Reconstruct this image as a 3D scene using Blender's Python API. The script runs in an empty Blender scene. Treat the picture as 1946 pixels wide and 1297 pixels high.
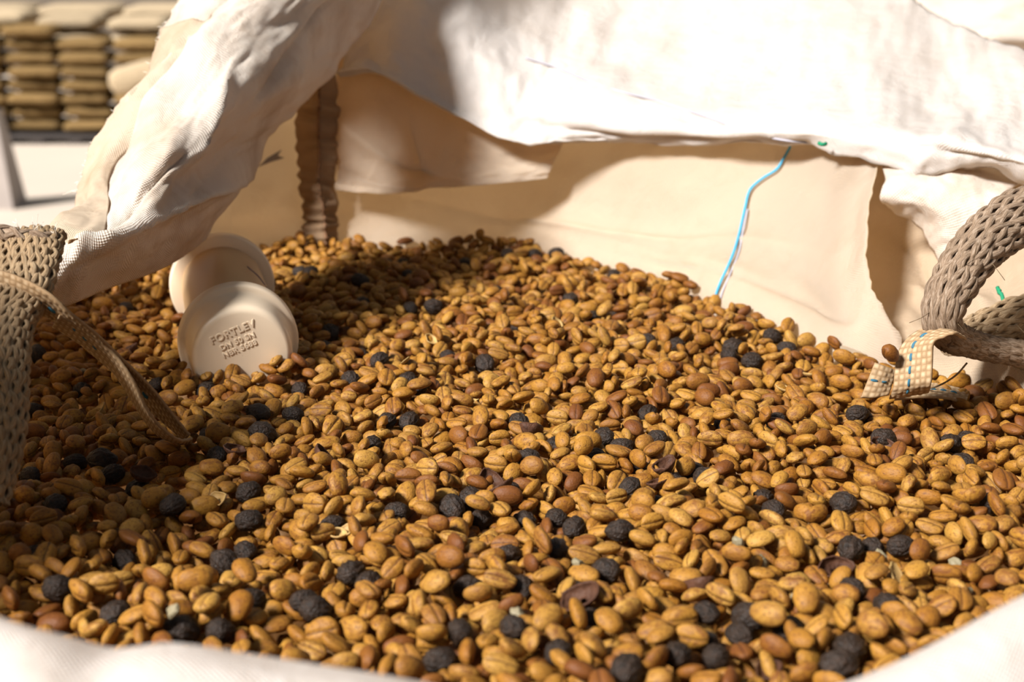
import bpy, bmesh, math, random
import numpy as np
from mathutils import Vector, Matrix, noise as mnoise

random.seed(7)
rng = np.random.default_rng(11)
sc = bpy.context.scene
COL = sc.collection

# ------------------------------------------------------------------ camera, sky, sun, exposure
F_PX, CX, CY = 2703.0, 973.0, 648.5
CAM = np.array([0.0, 0.0, 0.235])
TH = math.atan(768.5 / F_PX)                     # pitch below the horizontal
FWD = np.array([0.0, math.cos(TH), -math.sin(TH)])
UPV = np.array([0.0, math.sin(TH), math.cos(TH)])
RGT = np.array([1.0, 0.0, 0.0])

cam_d = bpy.data.cameras.new('camera')
cam = bpy.data.objects.new('camera', cam_d)
COL.objects.link(cam)
cam.location = CAM
cam.rotation_euler = (math.pi / 2 - TH, 0, 0)
cam_d.sensor_width = 36.0
cam_d.lens = 50.0
cam_d.clip_start = 0.02
cam_d.clip_end = 100
cam_d.dof.use_dof = True
cam_d.dof.focus_distance = 0.69
cam_d.dof.aperture_fstop = 11.0
sc.camera = cam

world = bpy.data.worlds.new('World')
sc.world = world
world.use_nodes = True
wb = world.node_tree.nodes['Background']
wb.inputs['Color'].default_value = (0.80, 0.89, 1.0, 1)
wb.inputs['Strength'].default_value = 0.19

sun_d = bpy.data.lights.new('sun', 'SUN')
sun_d.energy = 9.6
sun_d.angle = math.radians(13)
sun_d.color = (1.0, 0.98, 0.965)
sun = bpy.data.objects.new('sun', sun_d)
COL.objects.link(sun)
SUN_FROM = Vector((-0.60, -0.45, 0.64))
sun.rotation_euler = SUN_FROM.to_track_quat('Z', 'Y').to_euler()

sc.view_settings.view_transform = 'Standard'
sc.view_settings.look = 'None'
sc.view_settings.exposure = 0.0
sc.view_settings.gamma = 1.0
sc.view_settings.use_curve_mapping = False


# ------------------------------------------------------------------ helpers
def P(px, py, d):
    """world point seen at a pixel of the 1946x1297 frame at camera depth d (metres)"""
    return CAM + d * (RGT * ((px - CX) / F_PX) + FWD - UPV * ((py - CY) / F_PX))


def PZ(px, py, z=0.0):
    """world point seen at a pixel on the level plane z"""
    dr = RGT * ((px - CX) / F_PX) + FWD - UPV * ((py - CY) / F_PX)
    return CAM + dr * ((z - CAM[2]) / dr[2])


def cr(pts, n):
    """Catmull-Rom through pts (k, d) -> n samples"""
    p = np.asarray(pts, float)
    k = len(p)
    if k == 2:
        t = np.linspace(0, 1, n)[:, None]
        return p[0] * (1 - t) + p[1] * t
    e = np.vstack([2 * p[0] - p[1], p, 2 * p[-1] - p[-2]])
    t = np.linspace(0, k - 1, n)
    i = np.minimum(t.astype(int), k - 2)
    f = (t - i)[:, None]
    a, b, c, d = e[i], e[i + 1], e[i + 2], e[i + 3]
    return 0.5 * (2 * b + (c - a) * f + (2 * a - 5 * b + 4 * c - d) * f ** 2 + (3 * b - a - 3 * c + d) * f ** 3)


def new_mesh(name, verts, faces, mat, parent=None, smooth=True, uv=None):
    me = bpy.data.meshes.new(name)
    me.from_pydata([tuple(v) for v in verts], [], [tuple(f) for f in faces])
    if smooth:
        me.polygons.foreach_set('use_smooth', [True] * len(me.polygons))
    if uv is not None:
        ul = me.uv_layers.new(name='UVMap')
        li = np.zeros(len(me.loops), dtype=np.int32)
        me.loops.foreach_get('vertex_index', li)
        ul.data.foreach_set('uv', np.asarray(uv, dtype=np.float32)[li].ravel())
    if mat is not None:
        me.materials.append(mat)
    me.update()
    o = bpy.data.objects.new(name, me)
    COL.objects.link(o)
    if parent is not None:
        o.parent = parent
    return o


def empty(name, loc):
    o = bpy.data.objects.new(name, None)
    o.location = loc
    o.empty_display_size = 0.05
    COL.objects.link(o)
    return o


def tag(o, label=None, cat=None, group=None, kind=None):
    if label: o['label'] = label
    if cat: o['category'] = cat
    if group: o['group'] = group
    if kind: o['kind'] = kind
    return o


def local(pts, parent):
    p = np.asarray(pts, float)
    if parent is None:
        return p
    return p - np.array(parent.location)


def grid_faces(nr, nc, close=False):
    f = []
    for i in range(nr - 1):
        for j in range(nc - (0 if close else 1)):
            j2 = (j + 1) % nc
            f.append((i * nc + j, i * nc + j2, (i + 1) * nc + j2, (i + 1) * nc + j))
    return f


def sheet(name, ctrl, nv, nu, mat, parent, wr=(), creases=(), thick=0.0007, ragged=None, seed=0.0, flat=None):
    """cloth: ctrl = rows of world points; returns the object and its point grid (nv, nu, 3)"""
    rows = [cr(r, nu) for r in ctrl]
    g = np.stack(rows)                                       # k, nu, 3
    G = np.stack([cr(g[:, j], nv) for j in range(nu)], 1)     # nv, nu, 3
    du = np.gradient(G, axis=1)
    dv = np.gradient(G, axis=0)
    N = np.cross(du, dv)
    N /= np.linalg.norm(N, axis=2, keepdims=True) + 1e-12
    if N[nv // 2, nu // 2].dot(CAM - G[nv // 2, nu // 2]) < 0:
        N = -N
    uu, vv = np.meshgrid(np.linspace(0, 1, nu), np.linspace(0, 1, nv))
    D = np.zeros((nv, nu))
    for amp, fx, fy, ph in wr:
        for i in range(nv):
            for j in range(nu):
                D[i, j] += amp * mnoise.noise(Vector((uu[i, j] * fx + ph, vv[i, j] * fy + ph * 1.7, seed)))
    for (u0, v0, u1, v1, amp, w) in creases:
        a = np.array([u0, v0]); b = np.array([u1, v1]); ab = b - a
        t = np.clip(((uu - u0) * ab[0] + (vv - v0) * ab[1]) / (ab @ ab), 0, 1)
        dx = uu - (u0 + t * ab[0]); dy = vv - (v0 + t * ab[1])
        dd = np.sqrt(dx ** 2 + dy ** 2)
        D += amp * np.exp(-(dd / w)) * np.minimum(1, 0.35 + 1.3 * np.sin(np.pi * np.clip(t, 0.0, 1)))
    if flat is not None:
        D *= flat(uu, vv)
    G = G + N * D[..., None]
    if ragged:
        for side, amp in ragged.items():
            if side == 'left':  k, inn = (slice(None), 0), (slice(None), 1)
            if side == 'right': k, inn = (slice(None), -1), (slice(None), -2)
            if side == 'low':   k, inn = (0, slice(None)), (1, slice(None))
            if side == 'high':  k, inn = (-1, slice(None)), (-2, slice(None))
            e = G[k] - G[inn]
            e /= np.linalg.norm(e, axis=1, keepdims=True) + 1e-9
            n = len(e)
            j = np.array([mnoise.noise(Vector((q * 0.35, seed, 3))) + 0.8 * random.uniform(-1, 1) for q in range(n)])
            G[k] = G[k] + e * (amp * j)[:, None]
    su = np.linalg.norm(np.diff(G, axis=1), axis=2)
    sv = np.linalg.norm(np.diff(G, axis=0), axis=2)
    U = np.concatenate([np.zeros((nv, 1)), np.cumsum(su, 1)], 1)
    U -= U[:, nu // 2:nu // 2 + 1]
    V = np.concatenate([np.zeros((1, nu)), np.cumsum(sv, 0)], 0)
    V -= V[nv // 2:nv // 2 + 1]
    o = new_mesh(name, local(G.reshape(-1, 3), parent), grid_faces(nv, nu), mat, parent,
                 uv=np.stack([U.ravel(), V.ravel()], 1))
    if thick:
        m = o.modifiers.new('thickness', 'SOLIDIFY')
        m.thickness = thick
        m.offset = 0.0
    return o, G


def tube_arrays(path, rad, sides=6, flat=1.0, side_dir=None, cap=True):
    """tube along path; rad scalar or array; flat squashes along the path normal"""
    p = np.asarray(path, float)
    n = len(p)
    T = np.gradient(p, axis=0)
    T /= np.linalg.norm(T, axis=1, keepdims=True) + 1e-12
    ref = np.array([0.0, 0, 1]) if side_dir is None else np.asarray(side_dir, float)
    if ref.ndim == 1:
        ref = np.repeat(ref[None], n, 0)
    A = np.cross(T, ref)
    bad = np.linalg.norm(A, axis=1) < 1e-3
    A[bad] = np.cross(T[bad], np.array([1.0, 0.13, 0]))
    A /= np.linalg.norm(A, axis=1, keepdims=True)
    B = np.cross(A, T)
    r = np.full(n, rad) if np.isscalar(rad) else np.asarray(rad, float)
    an = np.linspace(0, 2 * np.pi, sides, endpoint=False)
    V = p[:, None] + r[:, None, None] * (np.cos(an)[None, :, None] * A[:, None] + flat * np.sin(an)[None, :, None] * B[:, None])
    faces = grid_faces(n, sides, close=True)
    if cap:
        faces += [tuple(range(sides))[::-1], tuple((n - 1) * sides + k for k in range(sides))]
    s = np.concatenate([[0], np.cumsum(np.linalg.norm(np.diff(p, axis=0), axis=1))])
    uv = np.stack([np.repeat(np.arange(sides)[None] / sides, n, 0).ravel(), np.repeat(s, sides)], 1)
    return V.reshape(-1, 3), faces, uv


def tube(name, path, rad, mat, parent=None, **kw):
    v, f, uv = tube_arrays(path, rad, **kw)
    return new_mesh(name, local(v, parent), f, mat, parent, uv=uv)


# ------------------------------------------------------------------ materials
class NT:
    def __init__(s, name):
        s.m = bpy.data.materials.new(name)
        s.m.use_nodes = True
        s.t = s.m.node_tree
        s.t.nodes.clear()
        s.out = s.n('ShaderNodeOutputMaterial')

    def n(s, typ, **kw):
        nd = s.t.nodes.new(typ)
        for k, v in kw.items():
            if k.startswith('i_'):
                key = k[2:].replace('_', ' ')
                nd.inputs[int(key) if key.isdigit() else key].default_value = v
            else:
                setattr(nd, k, v)
        return nd

    def l(s, a, b):
        s.t.links.new(a, b)

    def math(s, op, a, b=None, clamp=False):
        nd = s.n('ShaderNodeMath', operation=op)
        nd.use_clamp = clamp
        for i, x in enumerate((a, b)):
            if x is None: continue
            if isinstance(x, (int, float)): nd.inputs[i].default_value = x
            else: s.l(x, nd.inputs[i])
        return nd.outputs[0]

    def mix(s, fac, a, b):
        nd = s.n('ShaderNodeMix', data_type='RGBA')
        for sock, x in ((nd.inputs[0], fac), (nd.inputs[6], a), (nd.inputs[7], b)):
            if isinstance(x, (int, float)): sock.default_value = x
            elif isinstance(x, tuple): sock.default_value = x if len(x) == 4 else (*x, 1)
            else: s.l(x, sock)
        return nd.outputs[2]

    def ramp(s, fac, stops):
        nd = s.n('ShaderNodeValToRGB')
        el = nd.color_ramp.elements
        while len(el) < len(stops): el.new(0.5)
        for e, (p, c) in zip(el, stops):
            e.position = p
            e.color = (*c, 1) if len(c) == 3 else c
        s.l(fac, nd.inputs[0])
        return nd.outputs[0]

    def noise(s, vec, scale, detail=3, rough=0.55, dist=0.0):
        nd = s.n('ShaderNodeTexNoise')
        nd.inputs['Scale'].default_value = scale
        nd.inputs['Detail'].default_value = detail
        nd.inputs['Roughness'].default_value = rough
        nd.inputs['Distortion'].default_value = dist
        if vec is not None: s.l(vec, nd.inputs['Vector'])
        return nd.outputs[0]

    def bump(s, h, dist, strength=1.0):
        nd = s.n('ShaderNodeBump')
        nd.inputs['Strength'].default_value = strength
        nd.inputs['Distance'].default_value = dist
        s.l(h, nd.inputs['Height'])
        return nd.outputs[0]


def fabric_mat(name, col, trans_col, trans=0.35, weave=1.5e-3, stain=0.35, stain_col=(0.55, 0.38, 0.2), bump=0.00025):
    N = NT(name)
    uv = N.n('ShaderNodeUVMap').outputs[0]
    sep = N.n('ShaderNodeSeparateXYZ'); N.l(uv, sep.inputs[0])
    k = 2 * math.pi / weave
    su = N.math('SINE', N.math('MULTIPLY', sep.outputs[0], k))
    sv = N.math('SINE', N.math('MULTIPLY', sep.outputs[1], k))
    w = N.math('MULTIPLY', su, sv)
    tc = N.n('ShaderNodeTexCoord').outputs['Object']
    n1 = N.noise(tc, 14, 5, 0.6)
    n2 = N.noise(tc, 60, 4, 0.65)
    st = N.math('MULTIPLY', N.ramp(n1, [(0.5, (0, 0, 0)), (0.78, (1, 1, 1))]), stain)
    c1 = N.mix(st, col, stain_col)
    sp = N.math('MULTIPLY', N.ramp(n2, [(0.6, (0, 0, 0)), (0.8, (1, 1, 1))]), stain * 0.5)
    c2 = N.mix(sp, c1, stain_col)
    wf = N.math('MULTIPLY_ADD', w, 0.16)
    N.t.nodes[-1].inputs[2].default_value = 0.16
    c3 = N.mix(wf, c2, tuple(x * 0.55 for x in col))
    bn = N.bump(w, bump, 0.8)
    bn2 = N.n('ShaderNodeBump'); bn2.inputs['Strength'].default_value = 0.5; bn2.inputs['Distance'].default_value = 0.004
    N.l(N.noise(tc, 45, 4, 0.6, 0.6), bn2.inputs['Height']); N.l(bn, bn2.inputs['Normal'])
    df = N.n('ShaderNodeBsdfDiffuse'); N.l(c3, df.inputs[0]); N.l(bn2.outputs[0], df.inputs['Normal'])
    tr = N.n('ShaderNodeBsdfTranslucent'); N.l(N.mix(st, trans_col, stain_col), tr.inputs[0]); N.l(bn2.outputs[0], tr.inputs['Normal'])
    gl = N.n('ShaderNodeBsdfGlossy'); gl.inputs['Roughness'].default_value = 0.5; N.l(bn2.outputs[0], gl.inputs['Normal'])
    m1 = N.n('ShaderNodeMixShader'); m1.inputs[0].default_value = trans
    N.l(df.outputs[0], m1.inputs[1]); N.l(tr.outputs[0], m1.inputs[2])
    m2 = N.n('ShaderNodeMixShader'); m2.inputs[0].default_value = 0.03
    N.l(m1.outputs[0], m2.inputs[1]); N.l(gl.outputs[0], m2.inputs[2])
    N.l(m2.outputs[0], N.out.inputs[0])
    return N.m


def plain_mat(name, col, rough=0.6, noise_amt=0.15, nscale=40, spec=0.4, bump=0.0, bscale=200, dark=None):
    N = NT(name)
    tc = N.n('ShaderNodeTexCoord').outputs['Object']
    n = N.noise(tc, nscale, 4, 0.6)
    d = dark or tuple(x * 0.6 for x in col)
    c = N.mix(N.math('MULTIPLY', N.ramp(n, [(0.35, (0, 0, 0)), (0.75, (1, 1, 1))]), noise_amt * 2), col, d)
    b = N.n('ShaderNodeBsdfPrincipled')
    N.l(c, b.inputs['Base Color'])
    b.inputs['Roughness'].default_value = rough
    b.inputs['Specular IOR Level'].default_value = spec
    if bump:
        N.l(N.bump(N.noise(tc, bscale, 3), bump), b.inputs['Normal'])
    N.l(b.outputs[0], N.out.inputs[0])
    return N.m


def bean_mat(name, use_obj):
    N = NT(name)
    lc = N.n('ShaderNodeAttribute', attribute_name='lc').outputs['Vector']      # bean's own coordinates, -1..1
    if use_obj:
        oi = N.n('ShaderNodeObjectInfo')
        rnd = oi.outputs['Random']
    else:
        rnd = N.n('ShaderNodeAttribute', attribute_name='rnd').outputs['Fac']
    off = N.n('ShaderNodeCombineXYZ')
    N.l(N.math('MULTIPLY', rnd, 91.0), off.inputs[0]); N.l(N.math('MULTIPLY', rnd, 173.0), off.inputs[1])
    va = N.n('ShaderNodeVectorMath', operation='ADD'); N.l(lc, va.inputs[0]); N.l(off.outputs[0], va.inputs[1])
    v = va.outputs[0]
    base = N.ramp(rnd, [(0.0, (0.285, 0.125, 0.016)), (0.25, (0.365, 0.180, 0.028)), (0.5, (0.25, 0.100, 0.011)),
                        (0.72, (0.385, 0.206, 0.040)), (0.88, (0.20, 0.075, 0.010)), (1.0, (0.13, 0.042, 0.008))])
    n1 = N.noise(v, 1.5, 4, 0.62, 0.5)
    n2 = N.noise(v, 3.8, 4, 0.68)
    r2 = N.math('FRACT', N.math('MULTIPLY', rnd, 37.7))
    amt = N.math('MULTIPLY_ADD', r2, 0.75); N.t.nodes[-1].inputs[2].default_value = 0.12
    s1 = N.math('MULTIPLY', N.ramp(n1, [(0.42, (0, 0, 0)), (0.62, (1, 1, 1))]), amt)
    s2 = N.math('MULTIPLY', N.ramp(n2, [(0.54, (0, 0, 0)), (0.64, (1, 1, 1))]), 0.7)
    c = N.mix(s1, base, (0.13, 0.042, 0.012))
    c = N.mix(s2, c, (0.085, 0.027, 0.01))
    # the brown line in the crease on the flat side
    sp = N.n('ShaderNodeSeparateXYZ'); N.l(lc, sp.inputs[0])
    ay = N.math('ABSOLUTE', sp.outputs[1])
    line = N.math('SUBTRACT', 1.0, N.math('MULTIPLY', ay, 9.0), clamp=True)
    fl = N.math('LESS_THAN', sp.outputs[2], -0.12)
    ln = N.math('MULTIPLY', N.math('MULTIPLY', line, fl), 0.85)
    c = N.mix(ln, c, (0.05, 0.017, 0.007))
    b = N.n('ShaderNodeBsdfPrincipled')
    N.l(c, b.inputs['Base Color'])
    b.inputs['Roughness'].default_value = 0.5
    b.inputs['Specular IOR Level'].default_value = 0.22
    N.l(N.bump(N.noise(v, 3.4, 4, 0.65), 0.0007, 0.6), b.inputs['Normal'])
    N.l(b.outputs[0], N.out.inputs[0])
    return N.m


def jute_mat(name, col, dark, light, scale=1.0):
    N = NT(name)
    uv = N.n('ShaderNodeUVMap').outputs[0]
    mp = N.n('ShaderNodeMapping'); mp.inputs['Scale'].default_value = (9 * scale, 120 * scale, 1); N.l(uv, mp.inputs[0])
    n1 = N.noise(mp.outputs[0], 1.4, 4, 0.7)
    tc = N.n('ShaderNodeTexCoord').outputs['Object']
    n2 = N.noise(tc, 55, 3, 0.6)
    c = N.ramp(n1, [(0.30, dark), (0.5, col), (0.72, light)])
    c = N.mix(N.math('MULTIPLY', N.ramp(n2, [(0.5, (0, 0, 0)), (0.75, (1, 1, 1))]), 0.5), c, dark)
    b = N.n('ShaderNodeBsdfPrincipled')
    N.l(c, b.inputs['Base Color']); b.inputs['Roughness'].default_value = 0.8; b.inputs['Specular IOR Level'].default_value = 0.12
    N.l(N.bump(n1, 0.0012, 1.0), b.inputs['Normal'])
    N.l(b.outputs[0], N.out.inputs[0])
    return N.m


M = {}
M['fabric'] = fabric_mat('white_woven_fabric', (0.90, 0.86, 0.82), (0.90, 0.76, 0.58), 0.45, 1.6e-3, 0.24)
M['fabric_in'] = fabric_mat('inner_woven_fabric', (0.82, 0.73, 0.61), (0.92, 0.76, 0.54), 0.64, 1.5e-3, 0.30)
M['fabric_coarse'] = fabric_mat('coarse_woven_fabric', (0.82, 0.74, 0.64), (0.80, 0.60, 0.38), 0.38, 2.0e-3, 0.75, (0.52, 0.33, 0.17), bump=0.00024)
M['seam'] = fabric_mat('brown_seam_tape', (0.46, 0.30, 0.17), (0.50, 0.30, 0.14), 0.35, 1.5e-3, 0.4, (0.25, 0.14, 0.07))
M['thread_brown'] = plain_mat('brown_thread', (0.20, 0.10, 0.045), 0.8)
M['thread_blue'] = plain_mat('blue_thread', (0.06, 0.36, 0.58), 0.7)
M['thread_grey'] = plain_mat('grey_thread', (0.40, 0.38, 0.42), 0.8)
M['thread_green'] = plain_mat('green_thread', (0.01, 0.22, 0.10), 0.8)
M['stitch_blue'] = plain_mat('blue_stitch', (0.035, 0.13, 0.19), 0.8)
M['fringe'] = plain_mat('fringe_thread', (0.84, 0.76, 0.64), 0.8)
M['print'] = plain_mat('grey_print', (0.30, 0.25, 0.21), 0.8)
M['pvc'] = plain_mat('cream_plastic', (0.76, 0.61, 0.44), 0.38, 0.05, 30, 0.45)
M['pvc_pipe'] = plain_mat('tan_pipe_plastic', (0.48, 0.31, 0.16), 0.42, 0.25, 45, 0.4, dark=(0.50, 0.33, 0.17))
M['ink'] = plain_mat('violet_ink', (0.12, 0.08, 0.15), 0.6)
M['bean'] = bean_mat('parchment_bean', True)
M['bean_rest'] = bean_mat('parchment_bean_heap', False)
M['cherry'] = plain_mat('dried_cherry_skin', (0.017, 0.0115, 0.008), 0.5, 0.40, 2.5, 0.28, 0.0012, 5.0, dark=(0.045, 0.023, 0.012))
M['husk'] = plain_mat('dark_husk', (0.085, 0.037, 0.02), 0.6, 0.45, 260, 0.15, 0.0008, 420, dark=(0.03, 0.013, 0.008))
M['flake'] = plain_mat('pale_parchment_flake', (0.44, 0.29, 0.10), 0.6, 0.4, 180, 0.3, dark=(0.26, 0.13, 0.04))
M['chip'] = plain_mat('greenish_bean_chip', (0.23, 0.19, 0.11), 0.6, 0.3, 200, 0.3)
M['jute'] = jute_mat('jute_strand', (0.27, 0.185, 0.12), (0.11, 0.068, 0.04), (0.46, 0.36, 0.27))
M['jute_tan'] = jute_mat('tan_jute_strand', (0.37, 0.25, 0.14), (0.19, 0.115, 0.055), (0.54, 0.41, 0.26))
M['tape'] = jute_mat('woven_tape', (0.42, 0.285, 0.16), (0.25, 0.155, 0.075), (0.56, 0.43, 0.28), 1.0)
def tape_mat(name, col, dark, light):
    N = NT(name)
    uv = N.n('ShaderNodeUVMap').outputs[0]
    sp = N.n('ShaderNodeSeparateXYZ'); N.l(uv, sp.inputs[0])
    su = N.math('ABSOLUTE', N.math('SINE', N.math('MULTIPLY', sp.outputs[0], math.pi)))
    sv = N.math('ABSOLUTE', N.math('SINE', N.math('MULTIPLY', sp.outputs[1], math.pi)))
    h = N.math('MULTIPLY', su, sv)
    par = N.math('FLOORED_MODULO', N.math('ADD', N.math('FLOOR', sp.outputs[0]), N.math('FLOOR', sp.outputs[1])), 2.0)
    n = N.noise(uv, 2.2, 3, 0.6)
    f = N.math('ADD', N.math('MULTIPLY', h, N.math('MULTIPLY_ADD', par, 0.45)), N.math('MULTIPLY', N.math('SUBTRACT', n, 0.5), 0.5))
    for nd in N.t.nodes:
        if nd.type == 'MATH' and nd.operation == 'MULTIPLY_ADD': nd.inputs[2].default_value = 0.45
    c = N.ramp(f, [(0.0, dark), (0.35, col), (0.85, light)])
    b = N.n('ShaderNodeBsdfPrincipled'); N.l(c, b.inputs['Base Color']); b.inputs['Roughness'].default_value = 0.7
    b.inputs['Specular IOR Level'].default_value = 0.2
    N.l(b.outputs[0], N.out.inputs[0])
    return N.m


M['tape'] = tape_mat('woven_tape', (0.38, 0.255, 0.14), (0.27, 0.17, 0.085), (0.50, 0.37, 0.23))
M['floor'] = plain_mat('pale_concrete', (0.55, 0.46, 0.37), 0.8, 0.12, 0.6, 0.2)
M['wall'] = plain_mat('grey_brown_wall', (0.16, 0.13, 0.10), 0.9, 0.2, 0.8, 0.2)
M['post'] = plain_mat('brown_painted_steel', (0.10, 0.055, 0.035), 0.6, 0.2, 3)
M['plinth'] = plain_mat('grey_concrete', (0.40, 0.34, 0.30), 0.85, 0.25, 4)
M['pallet'] = plain_mat('dark_wood', (0.05, 0.04, 0.035), 0.85, 0.2, 4)


def sack_mat(name, col):
    N = NT(name)
    tc = N.n('ShaderNodeTexCoord').outputs['Object']
    rnd = N.n('ShaderNodeObjectInfo').outputs['Random']
    c = N.ramp(rnd, [(0.0, tuple(x * 0.75 for x in col)), (0.5, col), (1.0, tuple(min(1, x * 1.25) for x in col))])
    n = N.noise(tc, 9, 4, 0.6)
    c = N.mix(N.math('MULTIPLY', n, 0.5), c, tuple(x * 0.55 for x in col))
    b = N.n('ShaderNodeBsdfPrincipled'); N.l(c, b.inputs['Base Color']); b.inputs['Roughness'].default_value = 0.9
    b.inputs['Specular IOR Level'].default_value = 0.1
    N.l(N.bump(N.noise(tc, 40, 3), 0.01), b.inputs['Normal'])
    N.l(b.outputs[0], N.out.inputs[0])
    return N.m


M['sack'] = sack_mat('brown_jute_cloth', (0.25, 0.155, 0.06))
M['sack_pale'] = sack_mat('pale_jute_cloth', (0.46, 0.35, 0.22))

# ------------------------------------------------------------------ the hall: floor, wall, post
ZF = -1.70


def box_mesh(name, lo, hi, mat, parent=None, top_scale=1.0):
    x0, y0, z0 = lo; x1, y1, z1 = hi
    cx, cy = (x0 + x1) / 2, (y0 + y1) / 2
    v = []
    for z, s in ((z0, 1.0), (z1, top_scale)):
        for x, y in ((x0, y0), (x1, y0), (x1, y1), (x0, y1)):
            v.append((cx + (x - cx) * s, cy + (y - cy) * s, z))
    f = [(3, 2, 1, 0), (4, 5, 6, 7), (0, 1, 5, 4), (1, 2, 6, 5), (2, 3, 7, 6), (3, 0, 4, 7)]
    return new_mesh(name, local(v, parent), f, mat, parent, smooth=False)


fl = box_mesh('floor', (-16, -6, ZF - 0.1), (16, 26, ZF), M['floor'])
tag(fl, 'pale concrete warehouse floor far below the open bag', None, None, 'structure')
wl = box_mesh('wall_back', (-16, 22, ZF), (16, 22.2, ZF + 5), M['wall'])
tag(wl, 'dim grey brown wall behind the stacked sacks', None, None, 'structure')

pb = PZ(-5, 392, ZF)
post = empty('support_post', (pb[0], pb[1], ZF))
box_mesh('plinth', (pb[0] - 0.17, pb[1] - 0.15, ZF), (pb[0] + 0.17, pb[1] + 0.17, ZF + 0.72), M['plinth'], post, 0.45)
box_mesh('shaft', (pb[0] - 0.05, pb[1] - 0.05, ZF + 0.70), (pb[0] + 0.05, pb[1] + 0.05, ZF + 4.5), M['post'], post)
tag(post, 'slim brown post on a flared grey concrete foot at the left edge', 'post')


# ------------------------------------------------------------------ stacked jute sacks
def sack_verts(L, W, H, seed, nu=22, nv=12):
    """a filled sack lying flat: pillow with pinched ends"""
    v = []
    for i in range(nu + 1):
        t = -1 + 2 * i / nu
        e = (1 - abs(t) ** 5.5) ** 0.5 if abs(t) < 1 else 0.0
        w = W / 2 * (0.80 + 0.20 * e) if abs(t) < 1 else W / 2 * 0.78
        h = H / 2 * (0.05 + 0.95 * e)
        for j in range(nv):
            a = 2 * math.pi * j / nv
            ca, sa = math.cos(a), math.sin(a)
            y = w * math.copysign(abs(ca) ** 0.45, ca)
            z = h * math.copysign(abs(sa) ** 0.55, sa)
            d = 1 + 0.10 * mnoise.noise(Vector((t * 2.1, y * 5, z * 6 + seed)))
            v.append((t * L / 2, y * d, z * d))
    f = grid_faces(nu + 1, nv, close=True)
    f += [tuple(range(nv))[::-1], tuple(nu * nv + k for k in range(nv))]
    return v, f


SACK_ME = []
for k in range(5):
    v, f = sack_verts(1.0, 1.0, 1.0, k * 3.3)
    me = bpy.data.meshes.new('jute_sack')
    me.from_pydata(v, [], f)
    me.polygons.foreach_set('use_smooth', [True] * len(me.polygons))
    SACK_ME.append({'sack': me, 'sack_pale': me.copy()})
    for kk, mm in SACK_ME[-1].items():
        mm.materials.append(M[kk])

ORD = ['first', 'second', 'third', 'fourth', 'fifth', 'sixth', 'seventh', 'eighth', 'ninth', 'tenth', 'eleventh', 'twelfth']


def put_sack(px, zc, depth, length, thick, wide, label, kind='sack', group='jute sacks in the far stack', rz=0.0, tilt=0.0):
    p = P(px, 150, depth)
    p[0] = (px - CX) / F_PX * depth
    o = bpy.data.objects.new('jute_sack', random.choice(SACK_ME)[kind])
    COL.objects.link(o)
    o.location = (p[0], p[1], zc)
    o.scale = (length, wide, thick)
    o.rotation_euler = (0, tilt, rz)
    tag(o, label, 'sack', group)


SD = 14.0
mpp = SD / F_PX                      # metres per pixel at the stack
TH_S = 0.130
z0s = ZF + 0.085
cols = [('leftmost column', -26, 92, 8), ('middle column nearer the post', 74, 98, 8), ('middle column nearer the white flap', 172, 92, 7), ('column beside the white flap', 270, 90, 7)]
for ci, (cn, cxp, wpx, nrow) in enumerate(cols):
    for r in range(nrow):
        jx = random.uniform(-4, 4)
        put_sack(cxp + jx, z0s + TH_S * (r + 0.5), SD + random.uniform(-0.05, 0.05), wpx * mpp * random.uniform(0.99, 1.04), TH_S * random.uniform(0.91, 0.97), 0.5,
                 'brown jute sack, %s from the floor in the %s' % (ORD[r], cn), rz=random.uniform(-0.03, 0.03), tilt=random.uniform(-0.035, 0.035))
# pallet below
pal_x0, pal_x1 = (-75 - CX) * mpp, (318 - CX) * mpp
py_ = P(0, 268, SD)[1]
pal = empty('pallet', ((pal_x0 + pal_x1) / 2, py_ + 0.2, ZF))
for k in range(3):
    box_mesh('deck_board', (pal_x0, py_ - 0.28 + 0.2 * k + 0.03, ZF + 0.055), (pal_x1, py_ - 0.10 + 0.2 * k + 0.02, ZF + 0.083), M['pallet'], pal)
for k in range(6):
    x = pal_x0 + (pal_x1 - pal_x0) * (k + 0.1) / 5.6
    box_mesh('bearer', (x, py_ - 0.24, ZF), (x + 0.13, py_ + 0.3, ZF + 0.055), M['pallet'], pal)
tag(pal, 'low dark wooden pallet under the far stack of sacks', 'pallet')
# paler sacks on the lit top of the block, set back
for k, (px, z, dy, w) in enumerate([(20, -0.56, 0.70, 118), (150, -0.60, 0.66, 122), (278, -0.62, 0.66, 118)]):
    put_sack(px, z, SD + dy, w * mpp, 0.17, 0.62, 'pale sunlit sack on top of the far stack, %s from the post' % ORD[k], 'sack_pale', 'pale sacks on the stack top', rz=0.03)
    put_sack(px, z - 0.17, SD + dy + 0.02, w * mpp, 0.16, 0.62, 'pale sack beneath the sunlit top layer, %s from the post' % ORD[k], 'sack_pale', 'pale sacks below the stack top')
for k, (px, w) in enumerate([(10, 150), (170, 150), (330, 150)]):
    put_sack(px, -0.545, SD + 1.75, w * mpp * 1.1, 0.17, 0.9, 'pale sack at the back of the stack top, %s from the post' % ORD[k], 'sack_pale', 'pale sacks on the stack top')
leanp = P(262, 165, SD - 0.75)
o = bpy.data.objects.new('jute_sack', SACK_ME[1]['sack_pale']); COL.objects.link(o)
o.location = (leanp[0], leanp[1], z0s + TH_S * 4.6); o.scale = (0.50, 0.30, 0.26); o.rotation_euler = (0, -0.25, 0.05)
tag(o, 'plump pale sack bulging forward beside the white flap', 'sack', 'jute sacks in the far stack')

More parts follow.
